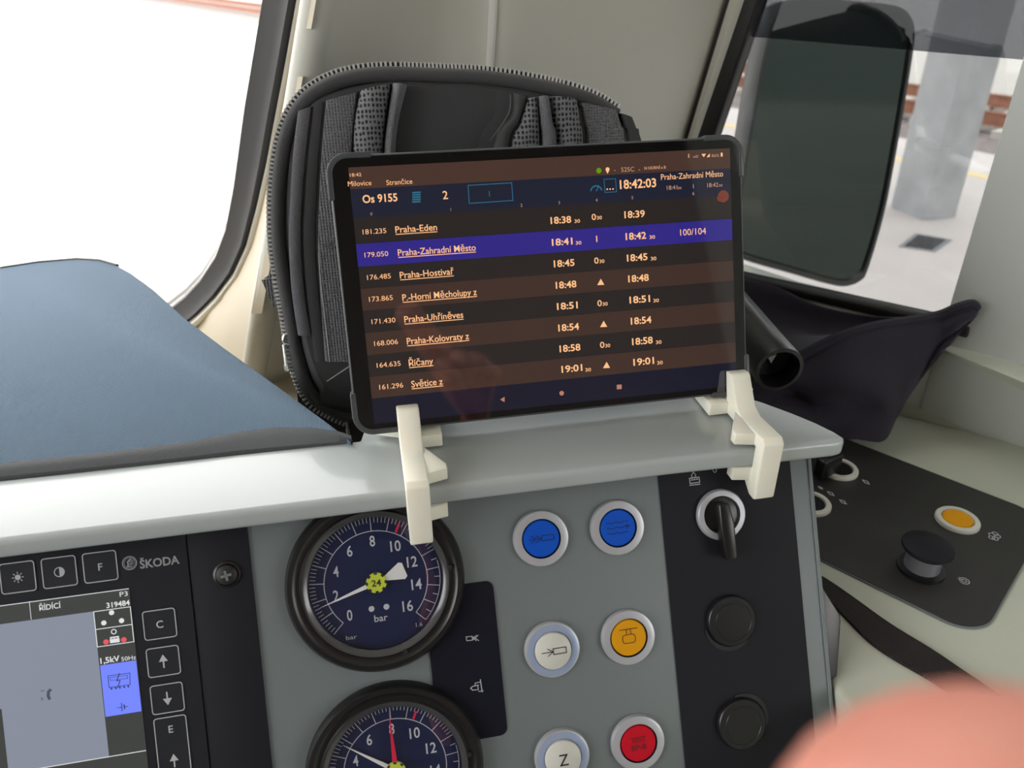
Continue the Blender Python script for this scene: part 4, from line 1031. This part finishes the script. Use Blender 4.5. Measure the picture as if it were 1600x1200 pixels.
# ================================================================== OUTSIDE: mirror, platform, tracks
MF = Flat(frame(V(0, .98, -.1), (1, 0, 0), (0, 0, 1)))
mo = [(1205, 22), (1222, 5), (1250, -1), (1300, -1), (1350, 3), (1395, 8), (1416, 20), (1425, 45), (1420, 95), (1400, 215), (1378, 330), (1352, 420), (1340, 438), (1318, 446), (1290, 442), (1230, 425), (1170, 408), (1145, 396), (1138, 375), (1150, 300), (1170, 180), (1190, 70)]
mir = thing('side_mirror', 'large black rounded side mirror outside the side window', 'mirror', MF.M)
mp_ = [(p.x, p.y) for p in spline([MF.uv(*p) for p in mo], 4, closed=True)]
m = MB(); m.grid([[Vector((p[0], p[1], w)) for p in ins(mp_, d)] for w, d in ((-.062, .35), (-.055, .12), (-.035, .02), (-.010, 0), (.004, .0), (.008, .012), (.008, .05), (.003, .062))][::-1], closed=True)
m.poly(ins(mp_, .35), -.062); m.build('housing', M_mirhouse, mir)
m = MB(); m.prism(ins(mp_, .06), .0, .0035); m.build('mirror_glass', M_mirror, mir)
m = MB(); c0 = MF.uv(1165, 380); m.tube([(c0.x, c0.y, -.035), (c0.x-.06, c0.y-.06, -.05), (c0.x-.16, c0.y-.10, -.06)], .014, 12); m.build('arm', M_mirhouse, mir)
# platform
_e1, _e2 = at_z(1500, 232, -1.5), at_z(400, 36, -1.5)
HD = math.atan2(_e2.x-_e1.x, _e2.y-_e1.y); pdv = Vector((sin(HD), cos(HD), 0)); pnv = Vector((cos(HD), -sin(HD), 0))
zp = -1.5
OF = Flat(frame(V(0, 0, zp), pnv, pdv))
def perp(px, py, z=zp): p = at_z(px, py, z); return p.dot(pnv)
pe = perp(1500, 232)
m = MB(); m.box(-9, pe, -8, 70, -.14, 0); platf = m.build('platform', M_plat, M=OF.M); tag(platf, 'pale paved station platform outside the windows', 'platform', kind='structure')
py_ = perp(1467, 262)
m = MB(); m.box(py_-.06, py_+.06, -8, 70, 0, .003); o = m.build('safety_line', M_ylw, M=OF.M); tag(o, 'yellow safety line along the platform edge', 'line', kind='structure')
m = MB(); m.box(pe-.02, pe+.0, -8, 70, -.6, -.14); o = m.build('platform_wall', M_conc, M=OF.M); tag(o, 'grey wall below the platform edge', 'wall', kind='structure')
zr = -2.05
m = MB(); m.box(pe, pe+14, -8, 90, zr-zp-.45, zr-zp-.30); o = m.build('ballast_bed', M_ballast, M=OF.M); tag(o, 'pale ballast bed beyond the platform edge', 'ballast', kind='stuff')
r1, r2 = perp(1494, 166, zr), perp(1500, 140, zr)
for r, lb in ((r1, 'rusty rail nearer the platform edge'), (r2, 'rusty rail farther from the platform edge')):
    m = MB(); z0 = zr-zp; m.box(r-.075, r+.075, -8, 90, z0-.19, z0-.17); m.box(r-.012, r+.012, -8, 90, z0-.17, z0-.03); m.box(r-.036, r+.036, -8, 90, z0-.03, z0)
    o = m.build('rail', M_rail, M=OF.M); tag(o, lb, 'rail', 'rusty rails beyond the platform')
ws_ = (r2-r1)
m = MB(); m.box((r1+r2)/2-max(1.25, ws_*.75), (r1+r2)/2+max(1.25, ws_*.75), -.12, .12, zr-zp-.30, zr-zp-.19)
s0 = None
for k in range(46):
    o = m.build('sleeper', M_slp) if k == 0 else s0.copy()
    if k == 0: s0 = o
    else: C.objects.link(o)
    o.matrix_world = OF.M @ Matrix.Translation((0, -1+k*.62, 0)); tag(o, 'concrete sleeper under the rusty rails', 'sleeper', 'concrete sleepers of the far track')
# pale barrier beyond the track
pb = r2+2.0
m = MB(); m.box(pb, pb+.4, -8, 90, zr-zp-.3, .75); o = m.build('far_platform_edge', mat('white coping', srgb(232, 230, 224), .7), M=OF.M); tag(o, 'white low wall beyond the rails', 'wall', kind='structure')
m = MB(); m.box(pb+3.2, pb+3.5, -8, 90, zr-zp, 5.5)
for z in (1.2, 2.4, 3.6, 4.8): m.box(pb+3.14, pb+3.2, -8, 90, z, z+.10)
o = m.build('barrier_wall', M_bld, M=OF.M, bevel=0); tag(o, 'pale grey panelled wall far beyond the tracks', 'wall', kind='structure')
# column and drain
cL, cF, cR = at_z(1386, 322, zp), at_z(1447, 346, zp), at_z(1492, 336, zp)
u_ = (cL-cF); v_ = (cR-cF); v_ = v_-u_.normalized()*v_.dot(u_.normalized())*.6
ch = .12
q = [cF+u_*ch, cF+u_*(1-ch), cL+v_*ch*1, cL+v_*(1-ch), cF+v_+u_*(1-ch), cF+v_+u_*ch, cF+v_*(1-ch), cF+v_*ch]
m = MB(); m.prism([(p.x, p.y) for p in q], CZ+zp, CZ+2.55); o = m.build('platform_column', M_conc); tag(o, 'grey concrete column standing on the platform behind the mirror', 'column')
dq = [at_z(*p, zp) for p in ((1404, 386), (1430, 366), (1487, 376), (1461, 394))]
dc = sum(dq, Vector())/4
dm = thing('drain_cover', 'small grey drain cover set in the platform below the column', 'drain', Matrix.Translation(dc))
m = MB(); m.prism([(p.x-dc.x, p.y-dc.y) for p in dq], 0, .006); m.build('cover', M_drain, dm)
m = MB()
for k in range(1, 7):
    a, b = dq[0].lerp(dq[3], k/7)-dc, dq[1].lerp(dq[2], k/7)-dc
    m.stroke([(a*.9).to_2d(), (b*.9).to_2d()], .02, .0065)
m.build('grating', M_black, dm)
# unseen canopy, added to shade the platform seen through the side window
m = MB(); m.box(1.3, pe-.2, -8, 9, CZ-CZ+4.05, 4.3); o = m.build('added_shade_canopy', M_conc, M=OF.M); tag(o, 'unseen flat concrete canopy added to shade the platform', 'canopy', kind='structure')
